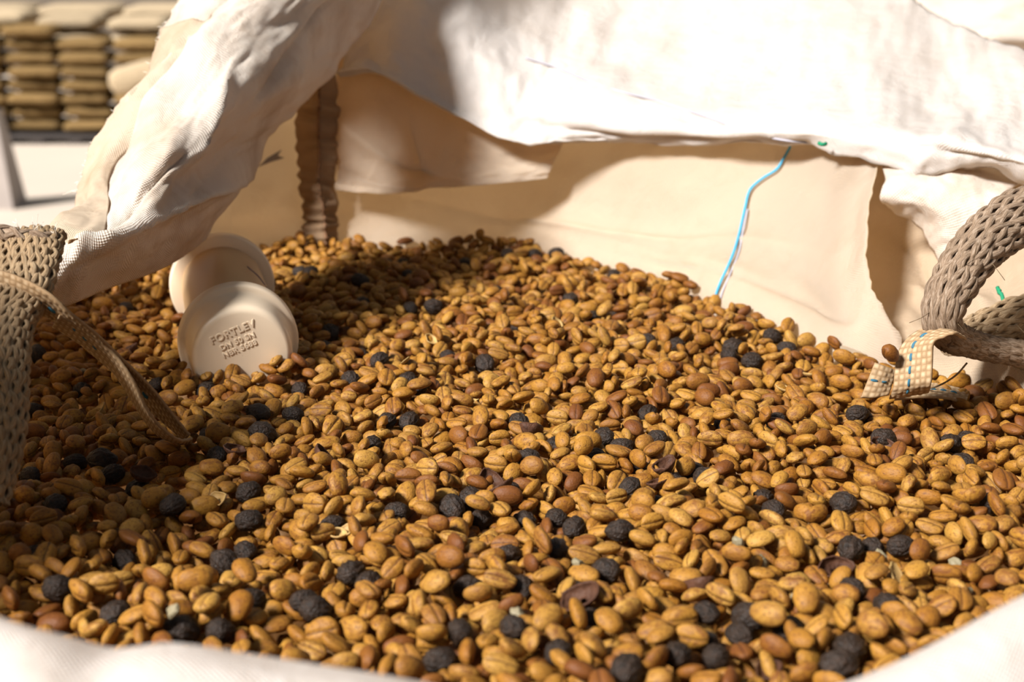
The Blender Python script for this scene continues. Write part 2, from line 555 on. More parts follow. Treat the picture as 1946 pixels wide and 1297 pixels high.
# ------------------------------------------------------------------ the bulk bag
BAG = empty('bulk_bag', (0.0, 0.72, ZF))
tag(BAG, 'open white woven bulk bag filled with drying coffee beans', 'bag')

# foot line of the inner cloth, on the bean level
FOOT_PX = [(-700, 1300), (-480, 1050), (-330, 900), (-250, 790), (-120, 690), (-60, 640), (5, 600), (60, 570), (190, 522), (270, 498), (320, 488), (440, 476), (540, 470), (605, 464), (680, 464), (850, 464), (1000, 468),
           (1150, 503), (1260, 535), (1360, 572), (1500, 632), (1610, 676), (1700, 690)]
FOOT = [PZ(a, b, 0.0) for a, b in FOOT_PX]
FOOT_R = [PZ(a, b, 0.0) for a, b in [(1700, 690), (1800, 716), (1946, 762), (2120, 830), (2230, 960), (2250, 1120)]]


def rows_from(specs):
    """specs: per column a list of world points from low to high -> rows"""
    n = len(specs[0])
    return [[s[k] for s in specs] for k in range(n)]


def below(p, dz=-0.06):
    return np.array(p) + np.array([0, 0, dz])


spec = []
up = [(-700, 1300, -1060, 900, .40, -1080, 500, .40, -1100, 60, .40),  # unseen left columns, added and raised to shade the beans on the left
      (-480, 1050, -800, 700, .47, -810, 400, .47, -820, 60, .47),
      (-330, 900, -560, 700, .55, -620, 400, .55, -640, 100, .56),
      (-250, 790, -380, 600, .72, -420, 350, .74, -440, 120, .76),
      (-120, 690, -160, 560, .83, -190, 350, .84, -200, 100, .85),
      (-60, 640, -80, 540, .88, -95, 350, .89, -105, 110, .90),
      (5, 600, 0, 545, .925, -10, 480, .93, -16, 445, .935),
      (60, 570, 50, 530, .96, 45, 495, .965, 40, 458, .97),
      (190, 522, 188, 490, 1.02, 188, 455, 1.025, 192, 420, 1.03),
      (270, 498, 272, 440, 1.06, 280, 350, 1.06, 300, 250, 1.055),
      (320, 488, 318, 400, 1.052, 345, 130, 1.015, 380, -340, 0.985),  # tops carried up out of view to keep sun off the back wall
      (440, 476, 436, 370, 1.105, 432, 120, 1.08, 440, -330, 1.03),
      (540, 470, 540, 370, 1.130, 540, 120, 1.13, 550, -380, 1.10),
      (605, 464, 607, 360, 1.15, 612, 160, 1.165, 615, -200, 1.175),
      (680, 464, 682, 360, 1.148, 684, 200, 1.165, 686, 40, 1.175),
      (850, 464, 852, 360, 1.140, 856, 200, 1.165, 858, 60, 1.185),
      (1000, 468, 1004, 380, 1.13, 1010, 260, 1.135, 1015, 140, 1.18),
      (1150, 503, 1175, 420, 1.068, 1205, 300, 1.068, 1230, 200, 1.10),
      (1260, 535, 1295, 440, 1.022, 1350, 300, 1.028, 1390, 210, 1.07),
      (1360, 572, 1402, 450, 0.98, 1492, 290, 1.000, 1540, 210, 1.03),
      (1500, 632, 1520, 500, 0.92, 1580, 300, 0.957, 1620, 220, 1.02),
      (1610, 676, 1596, 560, 0.865, 1630, 310, 0.932, 1650, 220, 0.98),
      (1722, 690, 1645, 500, 0.850, 1668, 300, 0.916, 1672, 220, 0.955)]
for (bx, by, mx, my, md, tx, ty, td, hx, hy, hd) in up:
    b = PZ(bx, by, 0.0)
    spec.append([below(b, -0.09), b, P(mx, my, md), P(tx, ty, td), P(hx, hy, hd)])
inner, GI = sheet('inner_panel', rows_from(spec), 70, 190, M['fabric_in'], BAG,
                  wr=((0.004, 14, 5, 1.0), (0.0018, 34, 12, 2.0)), seed=1.0,
                  creases=((0.70, 0.35, 0.93, 0.55, 0.004, 0.012), (0.78, 0.30, 0.95, 0.40, -0.004, 0.015), (0.62, 0.52, 0.74, 0.30, 0.003, 0.010)),
                  ragged={'right': 0.0016})
tag(inner, 'inner cloth panel rising from the beans')

# corner seam: brown doubled tape with a stitched line
srows = []
for py in (66, 120, 180, 240, 300, 350, 400, 440, 472):
    w = 3 * math.sin(py * 0.05)
    xl = 566 + 4 * math.sin(py * .02) + (10 if py > 330 else 0) * (py - 330) / 130
    xc = 603 + w * 0.6 + (16 * max(0, py - 330) / 140)
    xr = 640 + 4 * math.sin(py * 0.03 + 1)
    srows.append([P(xl, py, 1.128), P((xl + xc) / 2, py, 1.122), P(xc, py, 1.116), P((xc + xr) / 2, py, 1.121), P(xr, py, 1.126)])
seam, GS = sheet('corner_seam', srows, 90, 14, M['seam'], BAG, wr=((0.005, 1.2, 26, 0.3), (0.0025, 2, 48, 1.3)), seed=4.0)
tag(seam, 'brown gathered corner seam of the bag')
line = GS[:, 7] + (CAM - GS[:, 7]) / np.linalg.norm(CAM - GS[:, 7], axis=1, keepdims=True) * 0.0015
tube('seam_thread', line, 0.0013, M['thread_brown'], BAG)

# folded middle layer on the back wall
B2 = [[P(636, 360, 1.118), P(740, 368, 1.100), P(830, 357, 1.090), P(940, 350, 1.088), P(1040, 338, 1.085)],
      [P(638, 330, 1.122), P(745, 335, 1.108), P(835, 322, 1.096), P(945, 325, 1.090), P(1050, 318, 1.086)],
      [P(640, 250, 1.128), P(740, 255, 1.118), P(840, 270, 1.108), P(950, 295, 1.098), P(1062, 290, 1.090)],
      [P(640, 130, 1.135), P(730, 142, 1.128), P(850, 200, 1.116), P(950, 250, 1.104), P(1070, 262, 1.094)],
      [P(640, 60, 1.145), P(740, 80, 1.145), P(860, 130, 1.135), P(960, 200, 1.125), P(1040, 240, 1.110)]]
fold, GF = sheet('folded_layer', B2, 56, 90, M['fabric_in'], BAG, wr=((0.004, 5, 4, 0.2), (0.0015, 14, 10, 0.9)), seed=7.0,
                 creases=((0.0, 0.55, 0.52, 0.12, 0.009, 0.05), (0.0, 0.30, 0.42, 0.05, -0.006, 0.05), (0.45, 0.15, 0.35, 0.6, 0.005, 0.03)))
tag(fold, 'folded layer of cloth across the back wall')

# big flap turned over the back of the bag
B3c = [((640, 142, 1.122), (652, 90, 1.130), (660, 30, 1.138), (664, -60, 1.15)),
       ((722, 140, 1.112), (735, 85, 1.122), (745, 20, 1.135), (750, -80, 1.16)),
       ((850, 204, 1.095), (858, 120, 1.108), (862, 30, 1.135), (860, -80, 1.20)),
       ((955, 258, 1.070), (965, 170, 1.085), (985, 60, 1.150), (1000, -90, 1.27)),
       ((1040, 270, 1.062), (1060, 190, 1.072), (1100, 70, 1.170), (1140, -90, 1.34)),
       ((1200, 276, 1.050), (1215, 222, 1.044), (1260, 80, 1.160), (1300, -90, 1.36)),
       ((1400, 274, 0.998), (1412, 226, 0.991), (1450, 90, 1.120), (1490, -80, 1.34)),
       ((1560, 276, 0.952), (1572, 230, 0.945), (1610, 110, 1.080), (1650, -40, 1.29)),
       ((1700, 302, 0.908), (1712, 252, 0.900), (1730, 150, 1.030), (1752, 10, 1.22)),
       ((1830, 322, 0.885), (1838, 270, 0.866), (1838, 175, 0.990), (1830, 64, 1.15)),
       ((1950, 348, 0.862), (1955, 292, 0.844), (1955, 200, 0.950), (1950, 98, 1.09)),
       ((2150, 400, 0.820), (2150, 340, 0.840), (2150, 250, 0.910), (2150, 150, 1.02))]
spec = []
for (a, b, c, d) in B3c:
    hem = (a[0] + 6, a[1] - 22, a[2] + 0.010)
    low = (a[0], a[1] + 1, a[2])
    spec.append([P(*hem), P(*low), P(*b), P(*c), P(*d)])
flapb, GB = sheet('back_flap', rows_from(spec), 84, 190, M['fabric'], BAG, wr=((0.010, 7, 2.5, 0.4), (0.004, 20, 6, 1.4), (0.0014, 60, 16, 2.4)), seed=11.0,
                  creases=((0.30, 0.42, 0.62, 0.30, -0.008, 0.018), (0.62, 0.30, 0.82, 0.36, 0.006, 0.02), (0.55, 0.55, 0.60, 0.25, 0.004, 0.015),
                           (0.74, 0.26, 0.80, 0.55, 0.006, 0.012), (0.5, 0.5, 0.9, 0.40, -0.006, 0.02)),
                  ragged={'high': 0.003})
tag(flapb, 'broad flap of the bag turned over its back edge')

# hem line stitched on the back flap
hem = []
for (px, py, t) in [(1000, 112, 0), (1060, 132, 0), (1120, 155, 0), (1185, 176, 0), (1250, 193, 0), (1330, 222, 0), (1420, 248, 0), (1480, 264, 0), (1545, 273, 0)]:
    # nearest point of the flap to that view ray
    dr = P(px, py, 1.0) - CAM; dr /= np.linalg.norm(dr)
    w = GB.reshape(-1, 3) - CAM
    al = w @ dr
    dist = np.linalg.norm(w - al[:, None] * dr, axis=1)
    q = GB.reshape(-1, 3)[dist.argmin()]
    hem.append(q + (CAM - q) / np.linalg.norm(CAM - q) * 0.002)
tube('hem_stitch', cr(hem, 90), 0.0008, M['thread_grey'], BAG)

# outer panel on the right, behind the torn inner edge
spec = []
for (bx, by, mx, my, md, nx, ny, nd, tx, ty, td) in [
        (1600, 690, 1560, 560, 0.99, 1560, 420, 1.02, 1560, 250, 1.04),
        (1700, 692, 1690, 560, 0.91, 1690, 430, 0.95, 1690, 260, 0.99),
        (1800, 716, 1795, 610, 0.85, 1800, 470, 0.91, 1800, 280, 0.965),
        (1880, 742, 1880, 640, 0.805, 1880, 500, 0.87, 1880, 300, 0.94),
        (1946, 764, 1950, 650, 0.775, 1950, 520, 0.84, 1950, 320, 0.92),
        (2120, 830, 2130, 700, 0.71, 2130, 560, 0.76, 2130, 350, 0.86),
        (2230, 960, 2300, 820, 0.61, 2320, 650, 0.64, 2320, 480, 0.70),
        (2250, 1120, 2360, 980, 0.51, 2400, 800, 0.53, 2400, 640, 0.56)]:
    b = PZ(bx, by, 0.0)
    spec.append([below(b, -0.09), b, P(mx, my, md), P(nx, ny, nd), P(tx, ty, td)])
M['fabric_outer'] = fabric_mat('tan_outer_fabric', (0.60, 0.47, 0.33), (0.74, 0.54, 0.34), 0.35, 2.2e-3, 0.4, bump=0.0003)
outer, GO = sheet('outer_panel', rows_from(spec), 70, 100, M['fabric_outer'], BAG, wr=((0.006, 7, 5, 0.7), (0.002, 20, 14, 1.7)), seed=15.0,
                  creases=((0.14, 0.75, 0.36, 0.42, -0.008, 0.03), (0.18, 0.55, 0.45, 0.62, 0.008, 0.03)))
tag(outer, 'coarse outer panel of the bag beside the rope')

lap = [[P(1690, 392, 0.905), P(1738, 425, 0.89), P(1768, 470, 0.880), P(1800, 525, 0.868)],
       [P(1679, 372, 0.890), P(1745, 385, 0.870), P(1810, 420, 0.858), P(1860, 470, 0.852)],
       [P(1682, 335, 0.895), P(1750, 335, 0.880), P(1830, 345, 0.865), P(1900, 385, 0.855)],
       [P(1668, 300, 0.935), P(1750, 300, 0.92), P(1850, 310, 0.905), P(1960, 335, 0.89)]]
lapel, _ = sheet('folded_lapel', lap, 34, 40, M['fabric_coarse'], BAG, wr=((0.004, 3, 3, 0.3), (0.0015, 10, 10, 0.9)), seed=19.0)
tag(lapel, 'turned over lapel of the outer panel')

# green and blue threads
gp = [P(1896, 548, 0.80), P(1903, 560, 0.795), P(1911, 575, 0.793), P(1921, 588, 0.79)]
tube('green_thread', cr(gp, 14) + rng.normal(0, 0.0003, (14, 3)), 0.0012, M['thread_green'], BAG)


def onto(G, pts, lift=0.002):
    flat = G.reshape(-1, 3)
    out = []
    for (px, py) in pts:
        dr = P(px, py, 1.0) - CAM; dr /= np.linalg.norm(dr)
        w = flat - CAM
        al = w @ dr
        dist = np.linalg.norm(w - al[:, None] * dr, axis=1)
        k = np.argsort(dist)[:3]
        wt = 1 / (dist[k] + 1e-5)
        al_m = (al[k] * wt).sum() / wt.sum()
        out.append(CAM + dr * (al_m - lift))
    return np.array(out)


bl = onto(GI, [(1502, 279), (1490, 300), (1476, 322), (1448, 340), (1425, 362), (1416, 395), (1406, 440), (1396, 475), (1384, 505), (1370, 535), (1361, 560), (1357, 578)], 0.0045)
tube('blue_thread', cr(bl, 80), 0.0010, M['thread_blue'], BAG)
gl_ = onto(GI, [(1421, 398), (1412, 440), (1404, 480), (1388, 520), (1375, 550), (1368, 572)], 0.0035)
tube('grey_thread', cr(gl_, 40), 0.0007, M['thread_grey'], BAG)
tube('knot_thread', cr([P(1556, 272, 0.93), P(1563, 275, 0.928), P(1570, 273, 0.93)], 8), 0.0013, M['thread_green'], BAG)
# printed wedge showing on the left inner wall
pm = onto(GI, [(490, 318), (508, 300), (536, 284), (528, 296), (541, 300), (515, 308)], 0.0025)
new_mesh('printed_mark', local(pm, BAG), [(0, 1, 5), (1, 3, 5), (1, 2, 3), (3, 4, 5)], M['print'], BAG, smooth=False)

# left flap: a long fold falling inwards from the left rim
LF = [  # left edge -> right edge, from its low end to the top
    [(96, 575, 0.640), (100, 577, 0.640), (120, 582, 0.645), (150, 572, 0.655), (215, 545, 0.69), (300, 512, 0.73), (352, 486, 0.78), (390, 455, 0.81)],
    [(78, 540, 0.640), (95, 530, 0.628), (125, 515, 0.628), (170, 505, 0.640), (240, 490, 0.67), (310, 470, 0.71), (375, 445, 0.76), (420, 405, 0.83)],
    [(105, 462, 0.680), (140, 455, 0.650), (180, 450, 0.640), (225, 440, 0.645), (285, 425, 0.67), (345, 405, 0.71), (405, 375, 0.77), (446, 338, 0.86)],
    [(128, 400, 0.745), (165, 390, 0.715), (210, 378, 0.690), (265, 360, 0.685), (325, 345, 0.70), (385, 330, 0.74), (450, 315, 0.80), (502, 300, 0.89)],
    [(152, 335, 0.795), (195, 318, 0.770), (240, 300, 0.745), (300, 285, 0.730), (365, 270, 0.74), (430, 258, 0.78), (500, 250, 0.85), (560, 238, 0.93)],
    [(218, 232, 0.845), (250, 215, 0.825), (290, 205, 0.800), (345, 190, 0.785), (415, 178, 0.79), (480, 170, 0.83), (550, 165, 0.89), (612, 160, 0.98)],
    [(262, 142, 0.895), (300, 128, 0.875), (340, 118, 0.850), (395, 105, 0.835), (465, 95, 0.85), (535, 90, 0.88), (600, 88, 0.94), (650, 96, 1.02)],
    [(302, 60, 0.935), (345, 48, 0.920), (390, 38, 0.900), (450, 28, 0.890), (520, 22, 0.90), (590, 20, 0.93), (650, 26, 0.98), (698, 40, 1.05)],
    [(352, -20, 0.975), (400, -30, 0.965), (450, -40, 0.950), (510, -45, 0.945), (580, -50, 0.96), (640, -50, 0.98), (690, -45, 1.02), (725, -30, 1.07)],
    [(380, -110, 1.010), (430, -120, 1.005), (480, -130, 1.0), (540, -135, 1.0), (600, -140, 1.01), (660, -140, 1.03), (710, -135, 1.06), (750, -120, 1.10)],
    [(420, -300, 1.06), (470, -310, 1.055), (520, -320, 1.05), (580, -325, 1.05), (640, -330, 1.06), (700, -330, 1.08), (750, -325, 1.10), (790, -300, 1.13)],  # from here up unseen: flap stretched taller to shade the back wall
    [(330, -520, 1.09), (400, -530, 1.085), (470, -540, 1.08), (540, -545, 1.08), (610, -550, 1.09), (690, -550, 1.11), (760, -545, 1.13), (820, -520, 1.16)],
    [(270, -760, 1.13), (350, -765, 1.12), (430, -770, 1.12), (520, -770, 1.12), (610, -770, 1.13), (700, -770, 1.14), (780, -765, 1.16), (850, -740, 1.19)]]
BACK = [.085, .085, .085, .085, .075, .06, .045, .03, .015, .01, 0, 0, 0]
lf = [[P(q[0], q[1], q[2] + BACK[i]) for q in r] for i, r in enumerate(LF)]
flapl, GL = sheet('left_flap', lf, 150, 90, M['fabric_coarse'], BAG, wr=((0.011, 3.2, 6.0, 0.5), (0.0045, 8, 14, 1.5), (0.0016, 24, 40, 2.5)), seed=23.0,
                  creases=((0.30, 0.66, 0.16, 0.32, -0.012, 0.03), (0.55, 0.48, 0.64, 0.27, 0.008, 0.022), (0.15, 0.13, 0.98, 0.215, 0.008, 0.014), (0.80, 0.62, 0.72, 0.40, -0.008, 0.022), (0.35, 0.20, 0.60, 0.32, -0.006, 0.02)),
                  ragged={'left': 0.0022}, flat=lambda u, v: np.clip(v / 0.12, 0.12, 1.0))
tag(flapl, 'long left flap of the bag folded inwards with a frayed edge')

M['hem'] = fabric_mat('tan_hem_fabric', (0.70, 0.57, 0.42), (0.74, 0.54, 0.34), 0.34, 2.0e-3, 0.8, (0.42, 0.25, 0.12), bump=0.00024)  # tan strip laid over the left edge of the flap
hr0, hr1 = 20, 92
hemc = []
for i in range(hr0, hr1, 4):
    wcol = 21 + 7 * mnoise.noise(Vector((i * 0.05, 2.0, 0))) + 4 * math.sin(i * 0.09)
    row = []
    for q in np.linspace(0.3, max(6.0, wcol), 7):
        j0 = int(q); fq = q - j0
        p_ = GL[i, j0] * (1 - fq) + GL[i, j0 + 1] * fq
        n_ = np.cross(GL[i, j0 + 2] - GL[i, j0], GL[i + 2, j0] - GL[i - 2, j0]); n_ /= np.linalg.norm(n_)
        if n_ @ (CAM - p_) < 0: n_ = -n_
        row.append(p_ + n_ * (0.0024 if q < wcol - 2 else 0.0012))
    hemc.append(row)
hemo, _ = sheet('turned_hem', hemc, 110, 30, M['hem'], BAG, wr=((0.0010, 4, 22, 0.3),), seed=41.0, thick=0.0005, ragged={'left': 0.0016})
tag(hemo, 'tan hem along the frayed flap edge')

# frayed threads along the left edge of the flap
fv, ff = [], []
for k in range(170):
    i = random.randint(22, 90)
    a = GL[i, 0]; e = a - GL[i, 2]; e /= np.linalg.norm(e)
    ln = random.uniform(0.001, 0.0035) if random.random() < 0.93 else random.uniform(0.006, 0.016)
    j = rng.normal(0, 0.5, 3)
    b = a + (e + 0.7 * j) * ln * 0.5; c = a + (e + j) * ln
    v, f, _ = tube_arrays(np.array([a - e * 0.001, b, c]), 0.00016, sides=3)
    f = [tuple(x + len(fv) for x in q) for q in f]
    fv += list(v); ff += f
fr = new_mesh('fringe', local(fv, BAG), ff, M['fringe'], BAG)
fr['kind'] = 'stuff'

# front rim, close to the lens: cloth rolled over and hanging outside
RIM_PX = [(-420, 1010, 0.40), (-200, 1120, 0.36), (0, 1205, 0.335), (105, 1228, 0.33), (205, 1250, 0.33), (320, 1240, 0.33), (450, 1258, 0.33), (600, 1280, 0.33), (760, 1305, 0.33),
          (1000, 1350, 0.33), (1300, 1350, 0.335), (1560, 1325, 0.345), (1690, 1290, 0.35), (1810, 1232, 0.355), (1946, 1162, 0.365), (2120, 1085, 0.385), (2330, 1000, 0.43), (2440, 905, 0.49), (2480, 800, 0.545)]
spec = []
for (px, py, d) in RIM_PX:
    r = P(px, py, d)
    inn = r + np.array([0, 0.045, -r[2] - 0.05])
    inn2 = r + np.array([0, 0.022, -0.022])
    spec.append([inn, inn2, r, r + np.array([0, -0.022, -0.006]), r + np.array([0, -0.045, -0.045]), r + np.array([0, -0.055, -0.14])])
rim, GR = sheet('front_rim', rows_from(spec), 46, 120, M['fabric'], BAG, wr=((0.004, 8, 3, 0.2),), seed=29.0, flat=lambda u, v: np.where(v < 0.35, 0, 1.0))
tag(rim, 'near rim of the bag rolled outwards')

# outside body of the bag down to the floor
ring = [np.array(p) for p in FOOT[2:22]] + [np.array(p) for p in FOOT_R[1:]] + [P(2440, 905, 0.49), P(2330, 1000, 0.43)] + [P(1560, 1325, 0.345), P(760, 1305, 0.33), P(0, 1205, 0.335), P(-420, 1010, 0.40)]
ring = [np.array([p[0], p[1], 0]) for p in ring]
cen = np.mean(ring, 0)
rv, rf = [], []
lv = [(-0.03, 1.02), (-0.25, 1.10), (-0.7, 1.20), (-1.2, 1.22), (-1.6, 1.16), (ZF + 0.002, 1.05)]
R2 = cr(np.array(ring + [ring[0]]), 64)[:-1]
for z, s in lv:
    for p in R2:
        q = cen + (p - cen) * s
        rv.append((q[0], q[1], z))
rf = grid_faces(len(lv), len(R2), close=True) + [tuple((len(lv) - 1) * len(R2) + k for k in range(len(R2)))]
body = new_mesh('bag_body', local(rv, BAG), rf, M['fabric'], BAG)

# another bag standing behind on the right
b2 = empty('bulk_bag', (0.62, 1.85, ZF))
g2 = [[P(1640, 160, 1.62), P(1790, 130, 1.55), P(1950, 110, 1.52), P(2140, 120, 1.55), P(2300, 150, 1.62)],
      [P(1650, 70, 1.60), P(1800, 75, 1.48), P(1950, 85, 1.44), P(2140, 80, 1.48), P(2300, 100, 1.58)],
      [P(1680, 10, 1.62), P(1830, 45, 1.50), P(1950, 20, 1.46), P(2140, 10, 1.50), P(2300, 30, 1.60)],
      [P(1700, -40, 1.66), P(1830, -10, 1.56), P(1960, -40, 1.55), P(2140, -60, 1.58), P(2300, -40, 1.66)],
      [P(1720, -90, 1.8), P(1840, -80, 1.75), P(1970, -110, 1.75), P(2140, -120, 1.78), P(2300, -100, 1.85)]]
r2, _ = sheet('rim_fold', g2, 40, 50, M['fabric_coarse'], b2, wr=((0.008, 4, 3, 0.1), (0.003, 12, 8, 1.1)), seed=33.0)
body2 = []
R3 = [(math.cos(t), math.sin(t)) for t in np.linspace(0, 2 * math.pi, 40, endpoint=False)]
for z, s in ((0.02, 0.30), (-0.2, 0.36), (-0.8, 0.42), (-1.4, 0.42), (ZF + 0.002, 0.36)):
    for cx_, sx_ in R3:
        body2.append((0.62 + 0.05 + s * math.copysign(abs(cx_) ** 0.7, cx_), 1.98 + s * math.copysign(abs(sx_) ** 0.7, sx_), z))
new_mesh('bag_body', local(body2, b2), grid_faces(5, 40, close=True) + [tuple(range(40))[::-1], tuple(160 + k for k in range(40))], M['fabric'], b2)
tag(b2, 'second white bulk bag just showing behind the flap at the upper corner', 'bag')

# ------------------------------------------------------------------ pipe sampler with two end caps
A = P(453, 648, 0.805)       # flange of the near cap
B = P(422, 540, 0.929)       # flange of the far cap
ax = (A - B) / np.linalg.norm(A - B)
PIPE = empty('pipe_sampler', tuple((A + B) / 2 - np.array([0, 0, 0.036])))
tag(PIPE, 'cream plastic pipe with a flanged cap on each end, lying in the beans', 'pipe')
s1 = np.cross(ax, [0, 0, 1]); s1 /= np.linalg.norm(s1)
s2 = np.cross(s1, ax)
if s2[2] < 0: s2 = -s2


def lathe(name, prof, org, direc, mat, parent, seg=72):
    an = np.linspace(0, 2 * np.pi, seg, endpoint=False)
    V = []
    for t, r in prof:
        V.append(org + direc * t + r * (np.cos(an)[:, None] * s1 + np.sin(an)[:, None] * s2))
    V = np.concatenate(V)
    f = grid_faces(len(prof), seg, close=True)
    o = new_mesh(name, local(V, parent), f, mat, parent)
    return o


cap_prof = [(-0.0062, 0.0262), (-0.0062, 0.0325), (-0.0056, 0.0333), (-0.0045, 0.0336), (0.0030, 0.0336), (0.0044, 0.0332), (0.0050, 0.0324), (0.0053, 0.0308),
            (0.0060, 0.0296), (0.0085, 0.0290), (0.014, 0.0286), (0.0240, 0.0279), (0.0264, 0.0275), (0.0282, 0.0266), (0.0292, 0.0252), (0.0295, 0.0238), (0.0295, 0.012), (0.0295, 0.0001)]
near = lathe('end_cap', cap_prof, A, ax, M['pvc'], PIPE)
far = lathe('end_cap', cap_prof, B, -ax, M['pvc'], PIPE)
L_ = np.linalg.norm(A - B)
lathe('tube_body', [(0.0, 0.0262), (0.002, 0.0262), (L_ * 0.5, 0.0262), (L_ - 0.001, 0.0262)], B, ax, M['pvc_pipe'], PIPE)
tag(near, 'near end cap with embossed lettering')
fo = A + ax * 0.0295
rot = math.radians(20)
tx = s1 if s1[0] > 0 else -s1
tx = tx * math.cos(rot) + s2 * math.sin(rot)
ty = np.cross(ax, tx)
for body_t, size, offx, offy in (('FORTLEV', 0.0058, 0.0002, 0.0128), ('DN 50 SN', 0.0042, 0.0006, 0.0074), ('NBR 5688', 0.0042, 0.0000, 0.0030)):
    cu = bpy.data.curves.new('lettering', 'FONT')
    cu.body = body_t
    cu.size = size
    cu.align_x = 'CENTER'
    cu.space_character = 1.12
    cu.extrude = 0.00035
    cu.offset = 0.00005
    cu.bevel_depth = 0.0001
    cu.materials.append(M['pvc'])
    tmp = bpy.data.objects.new('lettering_curve', cu)
    COL.objects.link(tmp)
    bpy.context.view_layer.update()
    tme = bpy.data.meshes.new_from_object(tmp.evaluated_get(bpy.context.evaluated_depsgraph_get()))
    tme.name = 'lettering'
    bpy.data.objects.remove(tmp)
    to = bpy.data.objects.new('lettering', tme)
    COL.objects.link(to)
    to.parent = near
    pos = fo + tx * offx + ty * offy - np.array(PIPE.location)
    m = Matrix.Identity(4)
    for r_ in range(3):
        m[r_][0], m[r_][1], m[r_][2], m[r_][3] = tx[r_], ty[r_], ax[r_], pos[r_]
    to.matrix_local = m
# pen scribble on the tube
for k, pts in enumerate([[(0.055, 58), (0.060, 46), (0.068, 34)], [(0.050, 60), (0.058, 44), (0.064, 32)], [(0.055, 58), (0.050, 60)], [(0.060, 40), (0.066, 28)]]):
    q = []
    for t, d in pts:
        a_ = math.radians(d)
        sx = s1 if s1[0] > 0 else -s1
        q.append(B + ax * t + 0.02625 * (math.cos(a_) * sx + math.sin(a_) * s2))
    tube('ink_mark', cr(q, 10), 0.00035, M['ink'], PIPE, sides=4)


# ------------------------------------------------------------------ braided jute handle, straps
def frames(path, ref):
    p = np.asarray(path)
    T = np.gradient(p, axis=0); T /= np.linalg.norm(T, axis=1, keepdims=True)
    Aa = np.cross(T, ref); Aa /= np.linalg.norm(Aa, axis=1, keepdims=True)
    Bb = np.cross(Aa, T)
    return T, Aa, Bb


def braid(parent, pts, wa, wb, mat, nstr=9, pitch=0.075, srad=0.0026, ref=None, n=150, name='strand', seed=0):
    """sleeve braid: strands of two hands crossing over and under round an oval core"""
    path = cr(pts, n)
    ref = np.array([0, 0, 1.0]) if ref is None else np.asarray(ref, float)
    T, Aa, Bb = frames(path, ref)
    s = np.concatenate([[0], np.cumsum(np.linalg.norm(np.diff(path, axis=0), axis=1))])
    wa_ = np.interp(np.linspace(0, 1, n), np.linspace(0, 1, len(np.atleast_1d(wa))), np.atleast_1d(wa))
    wb_ = np.interp(np.linspace(0, 1, n), np.linspace(0, 1, len(np.atleast_1d(wb))), np.atleast_1d(wb))
    rr = random.Random(seed)
    for hand in (1, -1):
        for k in range(nstr):
            ph = hand * 2 * np.pi * s / pitch + 2 * np.pi * k / nstr
            over = np.cos(nstr * (2 * np.pi * s / pitch) + math.pi * k) * hand
            rad = 1.0 + 0.085 * over
            jit = 0.04 * np.array([mnoise.noise(Vector((q * 160, k * 3.1, hand * 5 + seed))) for q in s])
            c = path + ((wa_ * (rad + jit) * np.cos(ph))[:, None] * Aa + (wb_ * (rad + jit) * np.sin(ph))[:, None] * Bb)
            outw = np.cos(ph)[:, None] * Aa + np.sin(ph)[:, None] * Bb
            tube(name, c, srad * (1 + 0.15 * rr.uniform(-1, 1)), mat, parent, sides=6, flat=0.62, side_dir=outw)
    core = tube('core', path, 1.0, mat, parent, sides=12)
    me = core.data
    an = np.linspace(0, 2 * np.pi, 12, endpoint=False)
    V = path[:, None] + 0.93 * (wa_[:, None, None] * np.cos(an)[None, :, None] * Aa[:, None] + wb_[:, None, None] * np.sin(an)[None, :, None] * Bb[:, None])
    me.vertices.foreach_set('co', local(V.reshape(-1, 3), parent).astype(np.float32).ravel())
    me.update()
    return path


rp = PZ(1860, 700, 0.02)
ROPE = empty('rope_handle', tuple(rp))
tag(ROPE, 'thick braided jute rope handle looping up beside the torn cloth', 'rope')
rope_pts = [P(2235, 525, 0.775), P(2170, 430, 0.76), P(2080, 395, 0.74), P(2000, 398, 0.735), P(1925, 420, 0.725), P(1862, 470, 0.715), P(1815, 535, 0.708), P(1792, 590, 0.705), P(1800, 632, 0.71), P(1850, 655, 0.725), P(1910, 668, 0.735), P(1990, 680, 0.745), P(2080, 695, 0.742), P(2170, 715, 0.735)]
braid(ROPE, rope_pts, [0.0125, 0.0125, 0.0125, 0.0135, 0.0130, 0.0118, 0.0105, 0.0092, 0.0075, 0.006, 0.0055, 0.006, 0.006, 0.006], [0.010, 0.010, 0.011, 0.011, 0.010, 0.009, 0.009, 0.008, 0.007, 0.0055, 0.005, 0.0055, 0.0055, 0.0055],
      M['jute'], 19, 0.30, 0.0019, ref=FWD, n=270, seed=3)
rope2 = [P(1800, 650, 0.74), P(1850, 640, 0.755), P(1900, 622, 0.765), P(1960, 605, 0.77), P(2060, 590, 0.775), P(2160, 572, 0.775), P(2235, 530, 0.775)]
braid(ROPE, rope2, [0.006, 0.010, 0.012, 0.012, 0.012, 0.012], [0.005, 0.007, 0.008, 0.008, 0.008, 0.008], M['jute_tan'], 16, 0.30, 0.0018, ref=FWD, n=110, seed=5)
